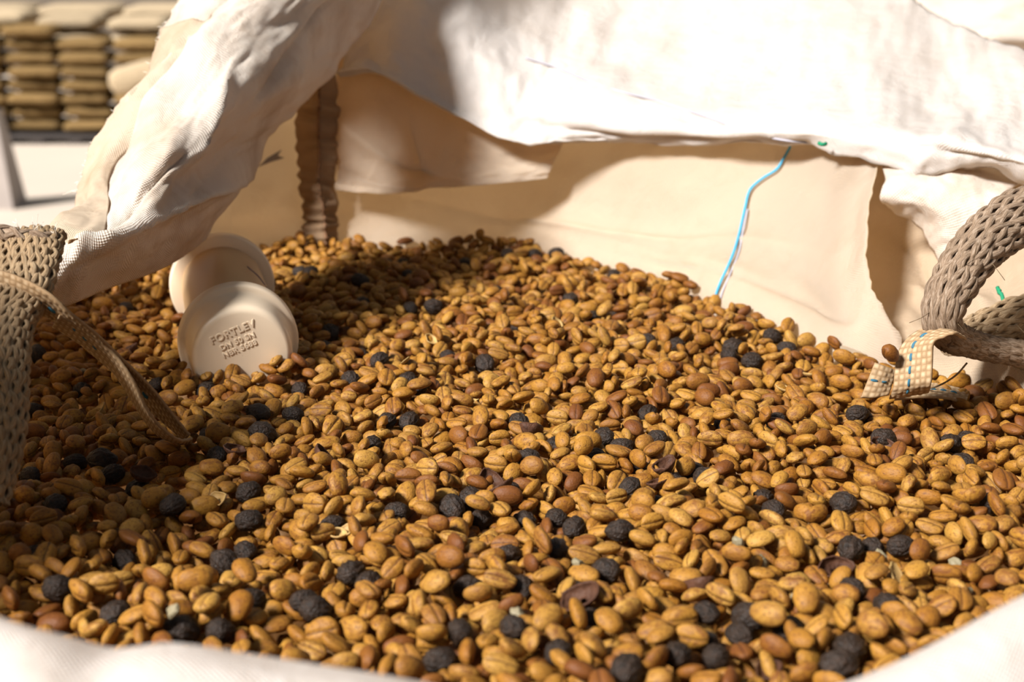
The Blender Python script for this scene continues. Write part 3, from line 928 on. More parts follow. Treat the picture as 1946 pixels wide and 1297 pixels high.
# whipping where the two ends are bound
for k in range(7):
    c0 = cr(rope_pts, 280)[172 + 4 * k]
    an = np.linspace(0, 2 * np.pi, 17)
    tt = np.array([0.85, 0.0, -0.5]); tt /= np.linalg.norm(tt)
    aa = np.cross(tt, FWD); aa /= np.linalg.norm(aa); bb_ = np.cross(aa, tt)
    rr_ = 0.0085 - 0.0004 * k
    tube('whipping', c0 + tt * random.uniform(-.002, .002) + rr_ * (np.cos(an)[:, None] * aa + 0.8 * np.sin(an)[:, None] * bb_), 0.0012, M['jute'], ROPE, sides=5, cap=False)
for k in range(26):
    c0 = cr(rope_pts, 280)[random.randint(40, 240)]
    e = rng.normal(0, 1, 3); e /= np.linalg.norm(e)
    tube('loose_fibre', np.array([c0 + e * 0.008, c0 + e * 0.013 + rng.normal(0, 0.002, 3), c0 + e * 0.016 + rng.normal(0, 0.005, 3)]), 0.00018, M['jute_tan'], ROPE, sides=3)
tube('tie_thread', cr([P(1838, 690, 0.725), P(1815, 715, 0.725), P(1780, 735, 0.73), P(1745, 742, 0.735)], 24), 0.0005, M['jute_tan'], ROPE)


def ribbon(name, rows, parent, nlen, ncell, cell, dash_uv=None, thick=0.0012, amp=0.00035, mat='tape', dash=None):
    """woven tape: rows = [(edge point a, edge point b)] along its length; plain weave as real relief"""
    a = cr([r[0] for r in rows], 400); b = cr([r[1] for r in rows], 400)
    mid = (a + b) / 2
    s = np.concatenate([[0], np.cumsum(np.linalg.norm(np.diff(mid, axis=0), axis=1))])
    Ltot = s[-1]
    nl = max(8, int(Ltot / cell * 4)); nw = ncell * 4 + 1
    ss = np.linspace(0, Ltot, nl)
    a = np.stack([np.interp(ss, s, a[:, k]) for k in range(3)], 1)
    b = np.stack([np.interp(ss, s, b[:, k]) for k in range(3)], 1)
    w = np.linspace(0, 1, nw)
    G = a[:, None] * (1 - w)[None, :, None] + b[:, None] * w[None, :, None]
    dv = np.gradient(G, axis=0); du = np.gradient(G, axis=1)
    N = np.cross(du, dv); N /= np.linalg.norm(N, axis=2, keepdims=True) + 1e-12
    ci = w * ncell; cj = ss / cell
    h = np.abs(np.sin(np.pi * ci))[None, :] * np.abs(np.sin(np.pi * cj))[:, None]
    par = (np.floor(ci)[None, :] + np.floor(cj)[:, None]) % 2
    hgt = amp * h * np.where(par > 0, 1.0, 0.25)
    top = G + N * (thick / 2 + hgt)[..., None]
    bot = G - N * (thick / 2 + amp * h * np.where(par > 0, 0.25, 1.0))[..., None]
    V = np.concatenate([top.reshape(-1, 3), bot.reshape(-1, 3)])
    f = grid_faces(nl, nw)
    n0 = nl * nw
    f2 = [tuple(x + n0 for x in q[::-1]) for q in f]
    side = []
    for i in range(nl - 1):
        side.append((i * nw, (i + 1) * nw, n0 + (i + 1) * nw, n0 + i * nw))
        side.append((i * nw + nw - 1, n0 + i * nw + nw - 1, n0 + (i + 1) * nw + nw - 1, (i + 1) * nw + nw - 1))
    for j in range(nw - 1):
        side.append((j, n0 + j, n0 + j + 1, j + 1))
        q = (nl - 1) * nw + j
        side.append((q, q + 1, n0 + q + 1, n0 + q))
    U, Vv = np.meshgrid(ci, cj)
    uv = np.stack([U.ravel(), Vv.ravel()], 1)
    o = new_mesh(name, local(V, parent), f + f2 + side, M[mat], parent, uv=np.concatenate([uv, uv]))
    if dash:
        wpos, dl, gap, start, end, hw = dash
        x = start * Ltot
        while x + dl < end * Ltot:
            i0 = np.linspace(x, x + dl, 6)
            for sgn in (1, -1):
                vs = []
                for kk, q in enumerate(i0):
                    pa = np.array([np.interp(q, ss, a[:, k]) for k in range(3)]); pb_ = np.array([np.interp(q, ss, b[:, k]) for k in range(3)])
                    ii = min(nl - 1, int(q / Ltot * (nl - 1)))
                    nn = N[ii, nw // 2] * sgn
                    lift = thick / 2 + amp * 0.6 + 0.0006 * math.sin(math.pi * (kk + 0.5) / 6)
                    for ww, l2 in ((wpos - hw, -0.0006), (wpos - hw * 0.5, lift * 0 + 0.0), (wpos + hw * 0.5, 0.0), (wpos + hw, -0.0006)):
                        vs.append(pa * (1 - ww) + pb_ * ww + nn * (lift + l2))
                new_mesh('blue_stitch', local(vs, o_parent_loc(o)), grid_faces(6, 4), M['stitch_blue'], o)
            x += dl + gap
    return o


class _L:
    def __init__(s, loc): s.location = loc


def o_parent_loc(o):
    return _L(tuple(o.parent.location)) if o.parent else _L((0, 0, 0))


# curled strap at the foot of the rope
ST2 = empty('tie_strap', tuple(PZ(1735, 750, 0.004)))
tag(ST2, 'curled woven tan strap with blue stitches knotted to the rope handle', 'strap')
ribbon('band', [(P(1812, 628, 0.705), P(1836, 645, 0.695)), (P(1776, 622, 0.712), P(1816, 634, 0.682)), (P(1738, 634, 0.712), P(1796, 640, 0.684)), (P(1712, 662, 0.708), P(1775, 652, 0.688)),
                (P(1702, 700, 0.704), P(1772, 690, 0.690)), (P(1698, 735, 0.706), P(1770, 728, 0.692)), (P(1690, 758, 0.712), P(1765, 745, 0.704))], ST2, 60, 7, 0.0032, amp=0.0005,
       dash=(0.42, 0.0036, 0.0026, 0.30, 0.97, 0.035))
ribbon('tail', [(P(1636, 756, 0.700), P(1662, 690, 0.712)), (P(1660, 757, 0.702), P(1682, 697, 0.712)), (P(1688, 752, 0.708), P(1702, 704, 0.716))], ST2, 30, 6, 0.0030, amp=0.0005,
       dash=(0.5, 0.0034, 0.0024, 0.08, 0.98, 0.035))
ribbon('inner_turn', [(P(1700, 760, 0.722), P(1705, 730, 0.740)), (P(1750, 756, 0.725), P(1755, 728, 0.745)), (P(1800, 758, 0.728), P(1805, 735, 0.748)), (P(1835, 768, 0.728), P(1842, 746, 0.748))], ST2, 30, 6, 0.0030, amp=0.0005,
       dash=(0.5, 0.0034, 0.0024, 0.05, 0.95, 0.035))

# left strap: comes in flat, turns on edge and hangs as a loop onto the beans
ST1 = empty('tie_strap', tuple(PZ(300, 800, 0.0)))
tag(ST1, 'narrow woven strap with blue stitches hanging from the jute band as a long loop', 'strap')
ribbon('outer_run', [(P(-90, 600, 0.60), P(-90, 510, 0.60)), (P(-10, 590, 0.603), P(-10, 512, 0.603)), (P(40, 594, 0.608), P(45, 530, 0.600)), (P(85, 600, 0.618), P(95, 560, 0.596)), (P(120, 622, 0.628), P(135, 596, 0.600)),
                     (P(165, 664, 0.640), P(180, 632, 0.612)), (P(225, 716, 0.652), P(232, 682, 0.628)), (P(280, 775, 0.664), P(286, 735, 0.642)), (P(325, 815, 0.676), P(330, 790, 0.652)), (P(352, 838, 0.684), P(360, 828, 0.660))], ST1, 120, 7, 0.0026, amp=0.0004,
       dash=(0.5, 0.0042, 0.0030, 0.03, 0.80, 0.06))
ribbon('return_run', [(P(362, 845, 0.684), P(366, 834, 0.660)), (P(335, 842, 0.672), P(340, 836, 0.650)), (P(300, 826, 0.662), P(306, 812, 0.640)), (P(270, 792, 0.652), P(278, 776, 0.632)), (P(240, 742, 0.645), P(252, 722, 0.625)),
                      (P(200, 690, 0.640), P(212, 668, 0.622)), (P(140, 645, 0.632), P(152, 620, 0.612)), (P(100, 620, 0.625), P(112, 600, 0.605))], ST1, 120, 7, 0.0026, amp=0.0004)

# left jute band
BND = empty('jute_band', tuple(PZ(-30, 960, 0.0)))
tag(BND, 'rough knitted jute band hanging over the left rim of the bag', 'handle')
braid(BND, [P(62, 452, 0.632), P(52, 490, 0.622), P(38, 545, 0.612), P(8, 610, 0.600), P(-2, 700, 0.588), P(-4, 780, 0.580), P(-18, 860, 0.572), P(-45, 950, 0.566)],
      [0.0135, 0.0135, 0.0125, 0.0115, 0.0110, 0.0115, 0.0115], [0.006, 0.006, 0.007, 0.008, 0.008, 0.008, 0.008], M['jute_tan'], 26, 0.26, 0.00135, ref=FWD, n=220, seed=9)
braid(BND, [P(-60, 432, 0.63), P(-5, 440, 0.628), P(45, 452, 0.625), P(90, 455, 0.626), P(118, 462, 0.63)], [0.0030, 0.0032, 0.003, 0.002], [0.0030, 0.0032, 0.003, 0.002], M['jute'], 3, 0.03, 0.0014, ref=FWD, n=60, name='cord_strand', seed=13)
for k in range(22):
    a = P(random.uniform(0, 112), random.uniform(438, 458), 0.625)
    e = rng.normal(0, 1, 3) * 0.5 + np.array([0, 0, 0.9])
    tube('loose_fibre', np.array([a, a + e * 0.002, a + e * 0.0035 + rng.normal(0, 0.001, 3)]), 0.0001, M['fringe'], BND, sides=3)

# ------------------------------------------------------------------ the beans: dropped one by one onto a height map
CELL = 0.0008
X0, X1, Y0, Y1 = -0.40, 0.38, 0.36, 1.18
NX, NY = int((X1 - X0) / CELL), int((Y1 - Y0) / CELL)
gx = X0 + (np.arange(NX) + 0.5) * CELL
gy = Y0 + (np.arange(NY) + 0.5) * CELL
GX, GY = np.meshgrid(gx, gy)                    # [iy, ix]
poly = [p[:2] for p in FOOT] + [p[:2] for p in FOOT_R[1:]] + [np.array([0.30, 0.36]), np.array([-0.40, 0.36])]
inside = np.zeros(GX.shape, bool)
j = len(poly) - 1
for i in range(len(poly)):
    xi, yi = poly[i]; xj, yj = poly[j]
    if yi != yj:
        c = ((yi > GY) != (yj > GY)) & (GX < (xj - xi) * (GY - yi) / (yj - yi) + xi)
        inside ^= c
    j = i
target = (0.0035 * np.sin(GX * 21 + 1.0) * np.sin(GY * 17 + 0.4) + 0.003 * np.sin(GX * 47 + GY * 31) + 0.002 * np.sin(GY * 63 - GX * 20))
# a little heap against the near cap, and a dip under the strap
hp = PZ(520, 700, 0.004)
target += 0.011 * np.exp(-(((GX - hp[0]) / 0.030) ** 2 + ((GY - hp[1]) / 0.020) ** 2))
hp2 = PZ(440, 725, 0.0)
target += 0.005 * np.exp(-(((GX - hp2[0]) / 0.06) ** 2 + ((GY - hp2[1]) / 0.03) ** 2))
H = np.where(inside, target - 0.0135, 1.0).astype(np.float32)
# footprint of the sampler
pc = (A + B) / 2
du_ = (GX - A[0]) * ax[0] + (GY - A[1]) * ax[1]
dn_ = (GX - A[0]) * (-ax[1]) + (GY - A[1]) * ax[0]
Lh = L_
inpipe = (du_ < 0.0262) & (du_ > -Lh - 0.027) & (np.abs(dn_) < np.where((du_ > -0.006) | (du_ < -Lh + 0.006), 0.029, 0.024))
H[inpipe] = 0.6
# nothing lies in front of the near rim
PR = 10


def rot_random(kind):
    yaw = Matrix.Rotation(random.uniform(0, 2 * math.pi), 3, 'Z')
    if kind == 'up':    # flat creased side upwards
        tilt = Matrix.Rotation(math.pi + random.gauss(0, 0.42), 3, 'X') @ Matrix.Rotation(random.gauss(0, 0.35), 3, 'Y')
    elif kind == 'down':
        tilt = Matrix.Rotation(random.gauss(0, 0.42), 3, 'X') @ Matrix.Rotation(random.gauss(0, 0.35), 3, 'Y')
    else:
        tilt = Matrix.Rotation(random.choice((-1, 1)) * random.uniform(0.9, 2.2), 3, 'X') @ Matrix.Rotation(random.gauss(0, 0.6), 3, 'Y')
    return np.array(yaw @ tilt)


def lib_entry(R, s):
    Am = R @ np.diag(1 / s ** 2) @ R.T
    r = int(math.ceil(s.max() / CELL))
    x = np.arange(-r, r + 1) * CELL
    xx, yy = np.meshgrid(x, x)
    bq = Am[0, 2] * xx + Am[1, 2] * yy
    cq = Am[0, 0] * xx ** 2 + 2 * Am[0, 1] * xx * yy + Am[1, 1] * yy ** 2 - 1
    disc = bq ** 2 - Am[2, 2] * cq
    ok = disc > 0
    sq = np.sqrt(np.maximum(disc, 0))
    bot = np.where(ok, (-bq - sq) / Am[2, 2], 1e3).astype(np.float32)
    top = np.where(ok, (-bq + sq) / Am[2, 2], -1e3).astype(np.float32)
    return dict(R=R, s=s, A=Am, r=r, bot=bot, top=top)


LIB = []
for k in range(260):
    kind = ('up', 'down', 'side')[0 if k % 20 < 8 else (1 if k % 20 < 14 else 2)]
    q = random.gauss(1.0, 0.09)
    q = min(1.2, max(0.78, q))
    s = np.array([0.0056 * q * random.uniform(0.93, 1.10), 0.0042 * q * random.uniform(0.92, 1.08), 0.0029 * q * random.uniform(0.92, 1.12)])
    LIB.append(lib_entry(rot_random(kind), s))
CLIB = []
for k in range(40):
    q = random.uniform(0.88, 1.12)
    s = np.array([0.0063, 0.0052, 0.0048]) * q
    CLIB.append(lib_entry(rot_random(random.choice(('up', 'down'))), s))
parts = []          # (entry, centre, class)
STEPS = [(4, 0), (-4, 0), (0, 4), (0, -4), (3, 3), (-3, 3), (3, -3), (-3, -3)]


def zat(e, iy, ix):
    r = e['r']
    return float((H[iy - r:iy + r + 1, ix - r:ix + r + 1] - e['bot']).max())


def drop(e, iy, ix, cls, maxit=7, sink=0.0004, roll=True, block=0.0, zmax=0.06):
    r = e['r']
    iy = min(max(iy, r + 5), NY - r - 6); ix = min(max(ix, r + 5), NX - r - 6)
    z = zat(e, iy, ix)
    if roll:
        for _ in range(maxit):
            best = None
            for a, b in STEPS:
                y2, x2 = iy + a, ix + b
                if y2 - r < 0 or x2 - r < 0 or y2 + r + 1 > NY or x2 + r + 1 > NX: continue
                z2 = zat(e, y2, x2)
                if z2 < z - 1e-4: z, best = z2, (y2, x2)
            if best is None: break
            iy, ix = best
    if z > zmax: return None
    z -= sink
    w = (slice(iy - r, iy + r + 1), slice(ix - r, ix + r + 1))
    H[w] = np.maximum(H[w], z + e['top'] + (np.where(e['top'] > -1, block, 0) if block else 0))
    parts.append((e, np.array([gx[ix], gy[iy], z]), cls))
    return iy, ix


cand = np.argwhere(inside & ~inpipe)


def fill(n, cls='bean', k=4, maxit=7, zmax=0.06):
    for q in range(n):
        pick = cand[rng.integers(0, len(cand), k)]
        h = [H[a, b] - target[a, b] for a, b in pick]
        a, b = pick[int(np.argmin(h))]
        drop(LIB[rng.integers(0, len(LIB))], a, b, cls, maxit, zmax=zmax)


AREA = inside.sum() * CELL ** 2
NB = int(AREA / 6.9e-5 * 1.68)
fill(int(NB * 0.72))

CHERRY_PX = [(885, 902), (899, 937), (833, 945), (718, 951), (1045, 936), (998, 962), (1081, 976), (1189, 985), (1073, 1041), (947, 1031), (1021, 1081), (743, 1079), (857, 1087), (1045, 1104),
             (1125, 1142), (894, 1184), (947, 1193), (1179, 831), (1206, 840), (1261, 814), (1212, 912), (1243, 936), (1289, 880), (1141, 1077), (977, 906), (1098, 852), (990, 858), (1058, 828),
             (97, 943), (194, 873), (349, 943), (471, 929), (442, 974), (471, 999), (592, 983), (50, 1040), (392, 1053), (97, 1127), (216, 1138), (432, 1118), (415, 1147), (396, 1174), (608, 1102),
             (628, 1129), (130, 1210), (342, 1213), (682, 1051), (223, 1044), (1332, 872), (1304, 888), (1458, 924), (1429, 947), (1597, 929), (1854, 934), (1714, 990), (1638, 1008), (1417, 1134),
             (1397, 1163), (1336, 1170), (1357, 1199), (1343, 1224), (1624, 1105), (1714, 1152), (1514, 1177), (1915, 1163), (1300, 1260), (1559, 1242), (1609, 1231), (1480, 1282), (1843, 866),
             (751, 489), (735, 492), (876, 493), (965, 475), (1034, 479), (1058, 478), (1176, 503), (681, 528), (586, 516), (689, 561), (1119, 586), (1141, 600), (1164, 584), (979, 614), (858, 656), (691, 651),
             (642, 637), (636, 610), (691, 684), (677, 701), (747, 713), (784, 721), (588, 717), (788, 767), (753, 787), (525, 787), (969, 779), (1178, 828), (893, 674), (849, 582), (796, 573),
             (1223, 754), (742, 816), (77, 654), (380, 730), (66, 762), (287, 840), (424, 853), (480, 820), (418, 822), (193, 876), (112, 855), (179, 728), (524, 786), (262, 893), (1468, 627), (1487, 644),
             (1442, 663), (1404, 640), (1603, 771), (1472, 784), (1616, 786), (1383, 787), (1668, 845), (1800, 815), (1855, 825), (1105, 1222), (825, 1222), (1230, 1280), (1620, 1000), (1396, 655), (1355, 605),
             (1212, 620), (1270, 640), (640, 500), (560, 500), (800, 520), (930, 545), (1075, 555), (150, 600), (240, 570), (60, 880), (300, 720)]
cherry_idx = []
for (px, py) in CHERRY_PX:
    p = PZ(px, py, 0.004)
    ix, iy = int((p[0] - X0) / CELL), int((p[1] - Y0) / CELL)
    e = CLIB[rng.integers(0, len(CLIB))]
    r = drop(e, iy, ix, 'cherry', maxit=3, sink=0.0016, block=0.0035)
    if r is not None: cherry_idx.append((len(parts) - 1, px, py))
fill(int(NB * 0.28), maxit=2, zmax=0.011)
# extra beans heaped against the near cap
for (px, py) in [(470, 690), (485, 695), (500, 690), (515, 690), (530, 685), (545, 675), (495, 680), (540, 690), (460, 700), (520, 700), (550, 690), (480, 705), (435, 715), (510, 675)]:
    p = PZ(px, py, 0.01)
    drop(LIB[rng.integers(0, len(LIB))], int((p[1] - Y0) / CELL), int((p[0] - X0) / CELL), 'bean', maxit=3, zmax=0.016)

# which beans show, and how large: depth buffer of their ellipsoids at half size
HW, HH, S2 = 973, 649, 0.5
ZB = np.full((HH, HW), 1e9, np.float32); ID = np.full((HH, HW), -1, np.int32)
rays = np.zeros((HH, HW, 3), np.float32)
uu_, vv_ = np.meshgrid((np.arange(HW) + 0.5) / S2, (np.arange(HH) + 0.5) / S2)
rays[:] = FWD
rays += ((uu_ - CX) / F_PX)[..., None] * RGT - ((vv_ - CY) / F_PX)[..., None] * UPV
proj = np.zeros((len(parts), 3))
for k, (e, c, cls) in enumerate(parts):
    d = c - CAM
    zc = d @ FWD
    px = CX + F_PX * (d @ RGT) / zc; py = CY - F_PX * (d @ UPV) / zc
    proj[k] = (px, py, zc)
    rp_ = e['s'][0] * F_PX / zc * S2 + 1
    a0, a1 = int(max(0, px * S2 - rp_)), int(min(HW, px * S2 + rp_ + 1))
    b0, b1 = int(max(0, py * S2 - rp_)), int(min(HH, py * S2 + rp_ + 1))
    if a1 <= a0 or b1 <= b0: continue
    D = rays[b0:b1, a0:a1]
    Am = e['A']
    AD = D @ Am
    qa = (AD * D).sum(-1); qb = AD @ (-d); qc = d @ Am @ d - 1
    disc = qb * qb - qa * qc
    ok = disc > 0
    t = np.where(ok, (-qb - np.sqrt(np.maximum(disc, 0))) / qa, 1e9)
    zb = ZB[b0:b1, a0:a1]
    m = t < zb
    zb[m] = t[m]
    ID[b0:b1, a0:a1][m] = k
cnt = np.bincount(ID[ID >= 0].ravel(), minlength=len(parts))
rim_x = [q[0] for q in RIM_PX]; rim_y = [q[1] for q in RIM_PX]


# bean shapes: domed back (+z), flat creased face (-z), long axis x
def bean_shape(ring_angles, nring, seed):
    V = []
    rs = random.Random(seed)
    bend = rs.uniform(-0.07, 0.07); tip = rs.uniform(0.75, 1.0); wav = rs.uniform(-0.05, 0.05); gap = rs.uniform(0.16, 0.30)
    for i in range(nring + 1):
        t = math.pi * i / nring
        x = -math.cos(t)
        rr = math.sin(t) ** 0.86
        for a in ring_angles:
            ca, sa = math.cos(a), math.sin(a)
            y = rr * ca
            z = rr * sa
            if sa > 0: z = z * 1.08
            else: z = -(abs(sa) ** 1.25) * rr * 0.66
            if sa < -0.2:
                yc = wav * math.sin(3.1 * x)
                g = math.exp(-((y - yc) / 0.13) ** 2)
                z += gap * g * max(0.0, (rr - 0.15))
                lip = math.exp(-((abs(y - yc) - 0.30) / 0.16) ** 2)
                z -= 0.07 * lip * rr
            y *= 1 + 0.06 * x * (1 if tip > 0.85 else -1)
            z += bend * x * x
            w = 1 + 0.05 * mnoise.noise(Vector((x * 1.6 + seed * 7, y * 1.6, z * 1.6)))
            V.append((x * w, y * w, z * w))
    V = np.array(V)
    n = len(ring_angles)
    F = [(i * n + j, (i + 1) * n + j, (i + 1) * n + (j + 1) % n, i * n + (j + 1) % n) for i in range(nring) for j in range(n)]
    return V, np.array(F)


def angs(half):
    # denser round the crease at -90 degrees
    lo = [-90 + d for d in half]
    return [math.radians(x) for x in lo]


HI = angs([-180, -150, -120, -95, -74, -55, -38, -24, -13, -5, 5, 13, 24, 38, 55, 74, 95, 120, 150])
MD = angs([-180, -135, -95, -62, -36, -17, -5, 5, 17, 36, 62, 95, 135])
LO = angs([-180, -120, -75, -35, -10, 10, 35, 75, 120])
NV_ = 8
SH = {'hi': [bean_shape(HI, 14, k) for k in range(NV_)], 'md': [bean_shape(MD, 9, k) for k in range(NV_)], 'lo': [bean_shape(LO, 7, k) for k in range(NV_)]}


def add_attr(me, name, typ, data):
    at = me.attributes.new(name, typ, 'POINT')
    at.data.foreach_set('vector' if typ == 'FLOAT_VECTOR' else 'value', np.asarray(data, np.float32).ravel())


BEAN_ME = []
for V, F in SH['hi']:
    me = bpy.data.meshes.new('coffee_bean')
    me.from_pydata(V.tolist(), [], F.tolist())
    me.polygons.foreach_set('use_smooth', [True] * len(me.polygons))
    add_attr(me, 'lc', 'FLOAT_VECTOR', V)
    me.materials.append(M['bean'])
    BEAN_ME.append(me)

order = np.argsort(-cnt)
chosen = []
for k in order:
    if len(chosen) >= 300: break
    if parts[k][2] != 'bean': continue
    px, py, _ = proj[k]
    if not (75 < px < 1915 and py < np.interp(px, rim_x, rim_y) - 45 and py < 1265): continue
    if px < 400 and 560 < py < 870 and abs((py - 590) - (px - 100) * 0.93) < 60: continue
    chosen.append(int(k))
chosen_set = set(chosen)
variant = rng.integers(0, NV_, len(parts))
for k in chosen:
    e, c, _ = parts[k]
    o = bpy.data.objects.new('coffee_bean', BEAN_ME[variant[k]])
    COL.objects.link(o)
    m = Matrix([list(r_) for r_ in (e['R'] * e['s'])]).to_4x4()
    m.translation = Vector(c)
    o.matrix_world = m
    face = float((e['R'] @ np.array([0, 0, -1.0])) @ ((CAM - c) / np.linalg.norm(CAM - c)))
    if face > 0.45:
        tag(o, 'golden tan coffee bean on the near pile showing its creased flat face', 'coffee bean', 'creased beans on the near pile')
    elif face < -0.35:
        tag(o, 'golden tan coffee bean on the near pile showing its rounded back', 'coffee bean', 'round backed beans on the near pile')
    else:
        tag(o, 'golden tan coffee bean on the near pile lying edge on', 'coffee bean', 'edge on beans on the near pile')

# all the other beans: one heap
vs, fs, lcs, rds = [], [], [], []
base = 0
for k, (e, c, cls) in enumerate(parts):
    if cls != 'bean' or k in chosen_set: continue
    ix, iy = int((c[0] - X0) / CELL), int((c[1] - Y0) / CELL)
    if cnt[k] == 0 and c[2] < target[iy, ix] - 0.009: continue
    lod = 'md' if (cnt[k] > 25) else 'lo'
    V, F = SH[lod][variant[k]]
    vs.append((V * e['s']) @ e['R'].T + c)
    fs.append(F + base)
    lcs.append(V)
    rds.append(np.full(len(V), rng.random()))
    base += len(V)
vs = np.concatenate(vs); fs = np.concatenate(fs)
me = bpy.data.meshes.new('coffee_bean_heap')
me.vertices.add(len(vs)); me.vertices.foreach_set('co', vs.astype(np.float32).ravel())
me.loops.add(fs.size); me.loops.foreach_set('vertex_index', fs.astype(np.int32).ravel())
me.polygons.add(len(fs))
me.polygons.foreach_set('loop_start', (np.arange(len(fs)) * 4).astype(np.int32))
me.polygons.foreach_set('use_smooth', np.ones(len(fs), bool))
me.update(calc_edges=True)
add_attr(me, 'lc', 'FLOAT_VECTOR', np.concatenate(lcs))
add_attr(me, 'rnd', 'FLOAT', np.concatenate(rds))
me.materials.append(M['bean_rest'])
heap = bpy.data.objects.new('coffee_bean_heap', me)
COL.objects.link(heap)
tag(heap, 'deep heap of golden brown coffee beans in parchment filling the bag', 'coffee beans', None, 'stuff')
# bed the heap rests on, inside the bag
bedp = [np.array([p[0], p[1], -0.016]) for p in [np.array([*q[:2], 0]) for q in poly]]
bed = new_mesh('fill_level', local(bedp, BAG), [tuple(range(len(bedp)))[::-1]], M['seam'], BAG, smooth=False)

# dried black cherries
CH_ME = []
for k in range(7):
    bm = bmesh.new()
    bmesh.ops.create_icosphere(bm, subdivisions=4, radius=1.0)
    for v in bm.verts:
        p = v.co.copy()
        ang = math.atan2(p.y, p.z)
        rad = math.sqrt(p.y ** 2 + p.z ** 2)
        wv = 0.13 * abs(math.sin(ang * (5 + k % 3) + 2.2 * mnoise.noise(Vector((p.x * 1.5, k * 3.0, ang)))) ) * rad
        wv += 0.10 * mnoise.noise(p * 1.7 + Vector((k * 9.0, 0, 0))) + 0.035 * mnoise.noise(p * 6 + Vector((k, 4, 0)))
        v.co = p * (0.97 + wv - 0.10 * rad)
        if k % 3 == 0 and p.x > 0.75:
            v.co.x += 0.10 * (p.x - 0.75) * 4
    me = bpy.data.meshes.new('dried_cherry')
    bm.to_mesh(me); bm.free()
    me.polygons.foreach_set('use_smooth', [True] * len(me.polygons))
    me.materials.append(M['cherry'])
    CH_ME.append(me)
SPECIAL = {(380, 730): 'large black dried cherry at the foot of the near pipe cap', (592, 983): 'grey wrinkled dried cherry alone in the lower left beans',
           (1714, 990): 'smooth dark brown dried cherry beside a pale stone, lower right', (1105, 1222): 'large black dried cherry near the bottom centre of the pile',
           (1383, 787): 'upright dark brown dried cherry in the middle right of the pile', (287, 840): 'round dull black dried cherry under the tip of the hanging strap',
           (1514, 1177): 'brown dried cherry standing on end near the lower right', (885, 902): 'round black dried cherry just left of the pile centre',
           (1854, 934): 'lone black dried cherry close to the right edge'}
for (k, px, py) in cherry_idx:
    e, c, _ = parts[k]
    o = bpy.data.objects.new('dried_cherry', random.choice(CH_ME))
    COL.objects.link(o)
    m = Matrix([list(r_) for r_ in (e['R'] * e['s'])]).to_4x4()
    m.translation = Vector(c)
    o.matrix_world = m
    if py < 610: zn = 'in the shaded beans along the back cloth'
    elif px > 1330 and py < 850: zn = 'below the torn cloth and rope'
    elif px < 430 and py < 960: zn = 'in the shaded beans around the hanging strap'
    elif py > 1080: zn = 'close to the front rim of the bag'
    elif py < 830: zn = 'in the lit beans beyond the pile centre'
    else: zn = 'in the sharply lit middle of the pile'
    tag(o, SPECIAL.get((px, py), 'small black wrinkled dried coffee cherry ' + zn), 'coffee cherry', 'dried cherries ' + zn)


# torn husks, pale flakes and chips on top
def shell_verts(seed, nu=16, nv=7, depth=0.6, rag=0.15):
    V = []
    for i in range(nv + 1):
        t = 0.5 * math.pi * (0.12 + 0.88 * i / nv)
        for j_ in range(nu):
            a = 2 * math.pi * j_ / nu
            k = 1 + (rag * mnoise.noise(Vector((math.cos(a) * 2, math.sin(a) * 2, seed))) * (i / nv) ** 2 * 2)
            w = 1 + 0.14 * mnoise.noise(Vector((math.cos(a) * 1.5 * math.sin(t), math.sin(a) * 1.5, seed + 5 + t)))
            V.append((math.sin(t) * math.cos(a) * k * w, 0.72 * math.sin(t) * math.sin(a) * k * w, -depth * math.cos(t) * w))
    F = grid_faces(nv + 1, nu, close=True) + [tuple(range(nu))]
    return V, F


def scrap(name, px, py, size, mat, label, cat, group, seed, depth=0.6, up=True, ez=(0, 0, 0), hz=0.002):
    p = PZ(px, py, 0.004)
    ix, iy = int((p[0] - X0) / CELL), int((p[1] - Y0) / CELL)
    iy = min(max(iy, 6), NY - 7); ix = min(max(ix, 6), NX - 7)
    win = H[iy - 5:iy + 6, ix - 5:ix + 6]
    z = float(np.median(win[win < 0.05])) if (win < 0.05).any() else 0.0
    V, F = shell_verts(seed, depth=depth)
    o = new_mesh(name, np.array(V) * size, F, M[mat])
    o.location = (p[0], p[1], z + hz)
    o.rotation_euler = ez
    md = o.modifiers.new('thickness', 'SOLIDIFY'); md.thickness = 0.0005
    tag(o, label, cat, group)


HUSK = [(273, 900), (1261, 885), (934, 883), (950, 911), (1327, 1098), (1462, 1242), (240, 660), (1680, 845), (448, 870), (1010, 800), (620, 870), (1250, 905), (1590, 1060), (1100, 1145)]
for k, (px, py) in enumerate(HUSK):
    lab = {0: 'dark pointed husk lying in the shaded beans under the strap', 4: 'open purple brown husk cup on the lower right beans', 1: 'torn purple brown husk right of the pile centre'}.get(k, 'torn dark cherry husk scrap lying on the beans')
    scrap('cherry_husk', px, py, random.uniform(0.0058, 0.008), 'husk', lab, 'husk', 'torn dark husks on the beans', k * 2.7,
          random.uniform(0.4, 0.9), ez=(random.uniform(-0.7, 0.7), random.uniform(-0.6, 0.6), random.uniform(0, 6)), hz=0.003)
FLAKE = [(180, 763), (412, 943), (640, 995), (655, 992), (770, 700), (900, 735), (1150, 770), (1490, 720), (1540, 700), (1760, 690), (1705, 1080), (560, 660), (820, 640), (1330, 720), (1060, 620)]
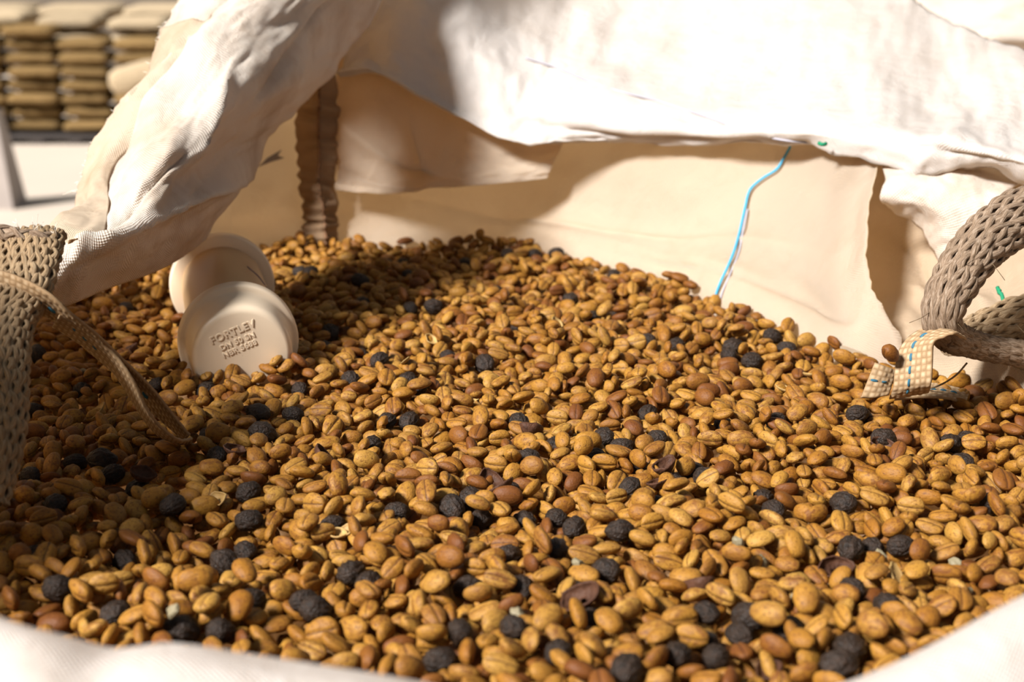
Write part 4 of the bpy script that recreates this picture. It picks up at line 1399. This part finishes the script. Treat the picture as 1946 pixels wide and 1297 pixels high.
for k, (px, py) in enumerate(FLAKE):
    lab = {0: 'pale whitish parchment flake left of the hanging strap', 1: 'curled yellow parchment flake in the lower left beans'}.get(k, 'thin pale parchment flake lying on the beans')
    scrap('parchment_flake', px, py, random.uniform(0.0045, 0.0065), 'flake', lab, 'flake', 'pale flakes on the beans', k * 1.9 + 40,
          random.uniform(0.2, 0.5), ez=(random.uniform(-0.8, 0.8), random.uniform(-0.7, 0.7), random.uniform(0, 6)), hz=0.0015)
bmc = bmesh.new(); bmesh.ops.create_icosphere(bmc, subdivisions=2, radius=1.0)
for v in bmc.verts:
    v.co *= 1 + 0.35 * mnoise.noise(v.co * 1.4); v.co.z *= 0.7
cme = bpy.data.meshes.new('bean_chip'); bmc.to_mesh(cme); bmc.free(); cme.materials.append(M['chip'])
for k, (px, py) in enumerate([(1678, 1017), (1403, 1040), (1515, 1097), (1820, 1022), (1840, 1075), (330, 1172), (985, 1150), (1450, 1032), (158, 693), (1100, 1055), (1935, 1040)]):
    p = PZ(px, py, 0.006)
    ix, iy = min(max(int((p[0] - X0) / CELL), 6), NX - 7), min(max(int((p[1] - Y0) / CELL), 6), NY - 7)
    win = H[iy - 4:iy + 5, ix - 4:ix + 5]
    z = float(np.median(win[win < 0.018])) if (win < 0.018).any() else 0.0
    o = bpy.data.objects.new('bean_chip', cme); COL.objects.link(o)
    s = random.uniform(0.0020, 0.0031)
    o.location = (p[0], p[1], z + 0.001); o.scale = (s * 1.2, s, s); o.rotation_euler = (random.uniform(-1, 1), random.uniform(-1, 1), random.uniform(0, 6))
    tag(o, {0: 'pale grey stone chip beside the dark brown cherry, lower right'}.get(k, 'small greenish grey bean chip lying on the beans'), 'chip', 'grey chips on the beans')
# the bean caught on the strap and the one at the right edge
for (px, py, d, lab, rz) in [(1690, 673, 0.698, 'single orange brown bean caught on the curled strap', 0.9), (1939, 757, 0.70, 'orange brown bean against the cloth at the right edge', 1.2)]:
    o = bpy.data.objects.new('coffee_bean', BEAN_ME[2]); COL.objects.link(o)
    o.location = P(px, py, d); o.scale = (0.0058, 0.0046, 0.0042); o.rotation_euler = (0.5, 0.7, rz)
    tag(o, lab, 'coffee bean')
print('beans', len(parts), 'heap verts', len(vs), 'heap tris', len(fs) * 2, 'cherries', len(cherry_idx))
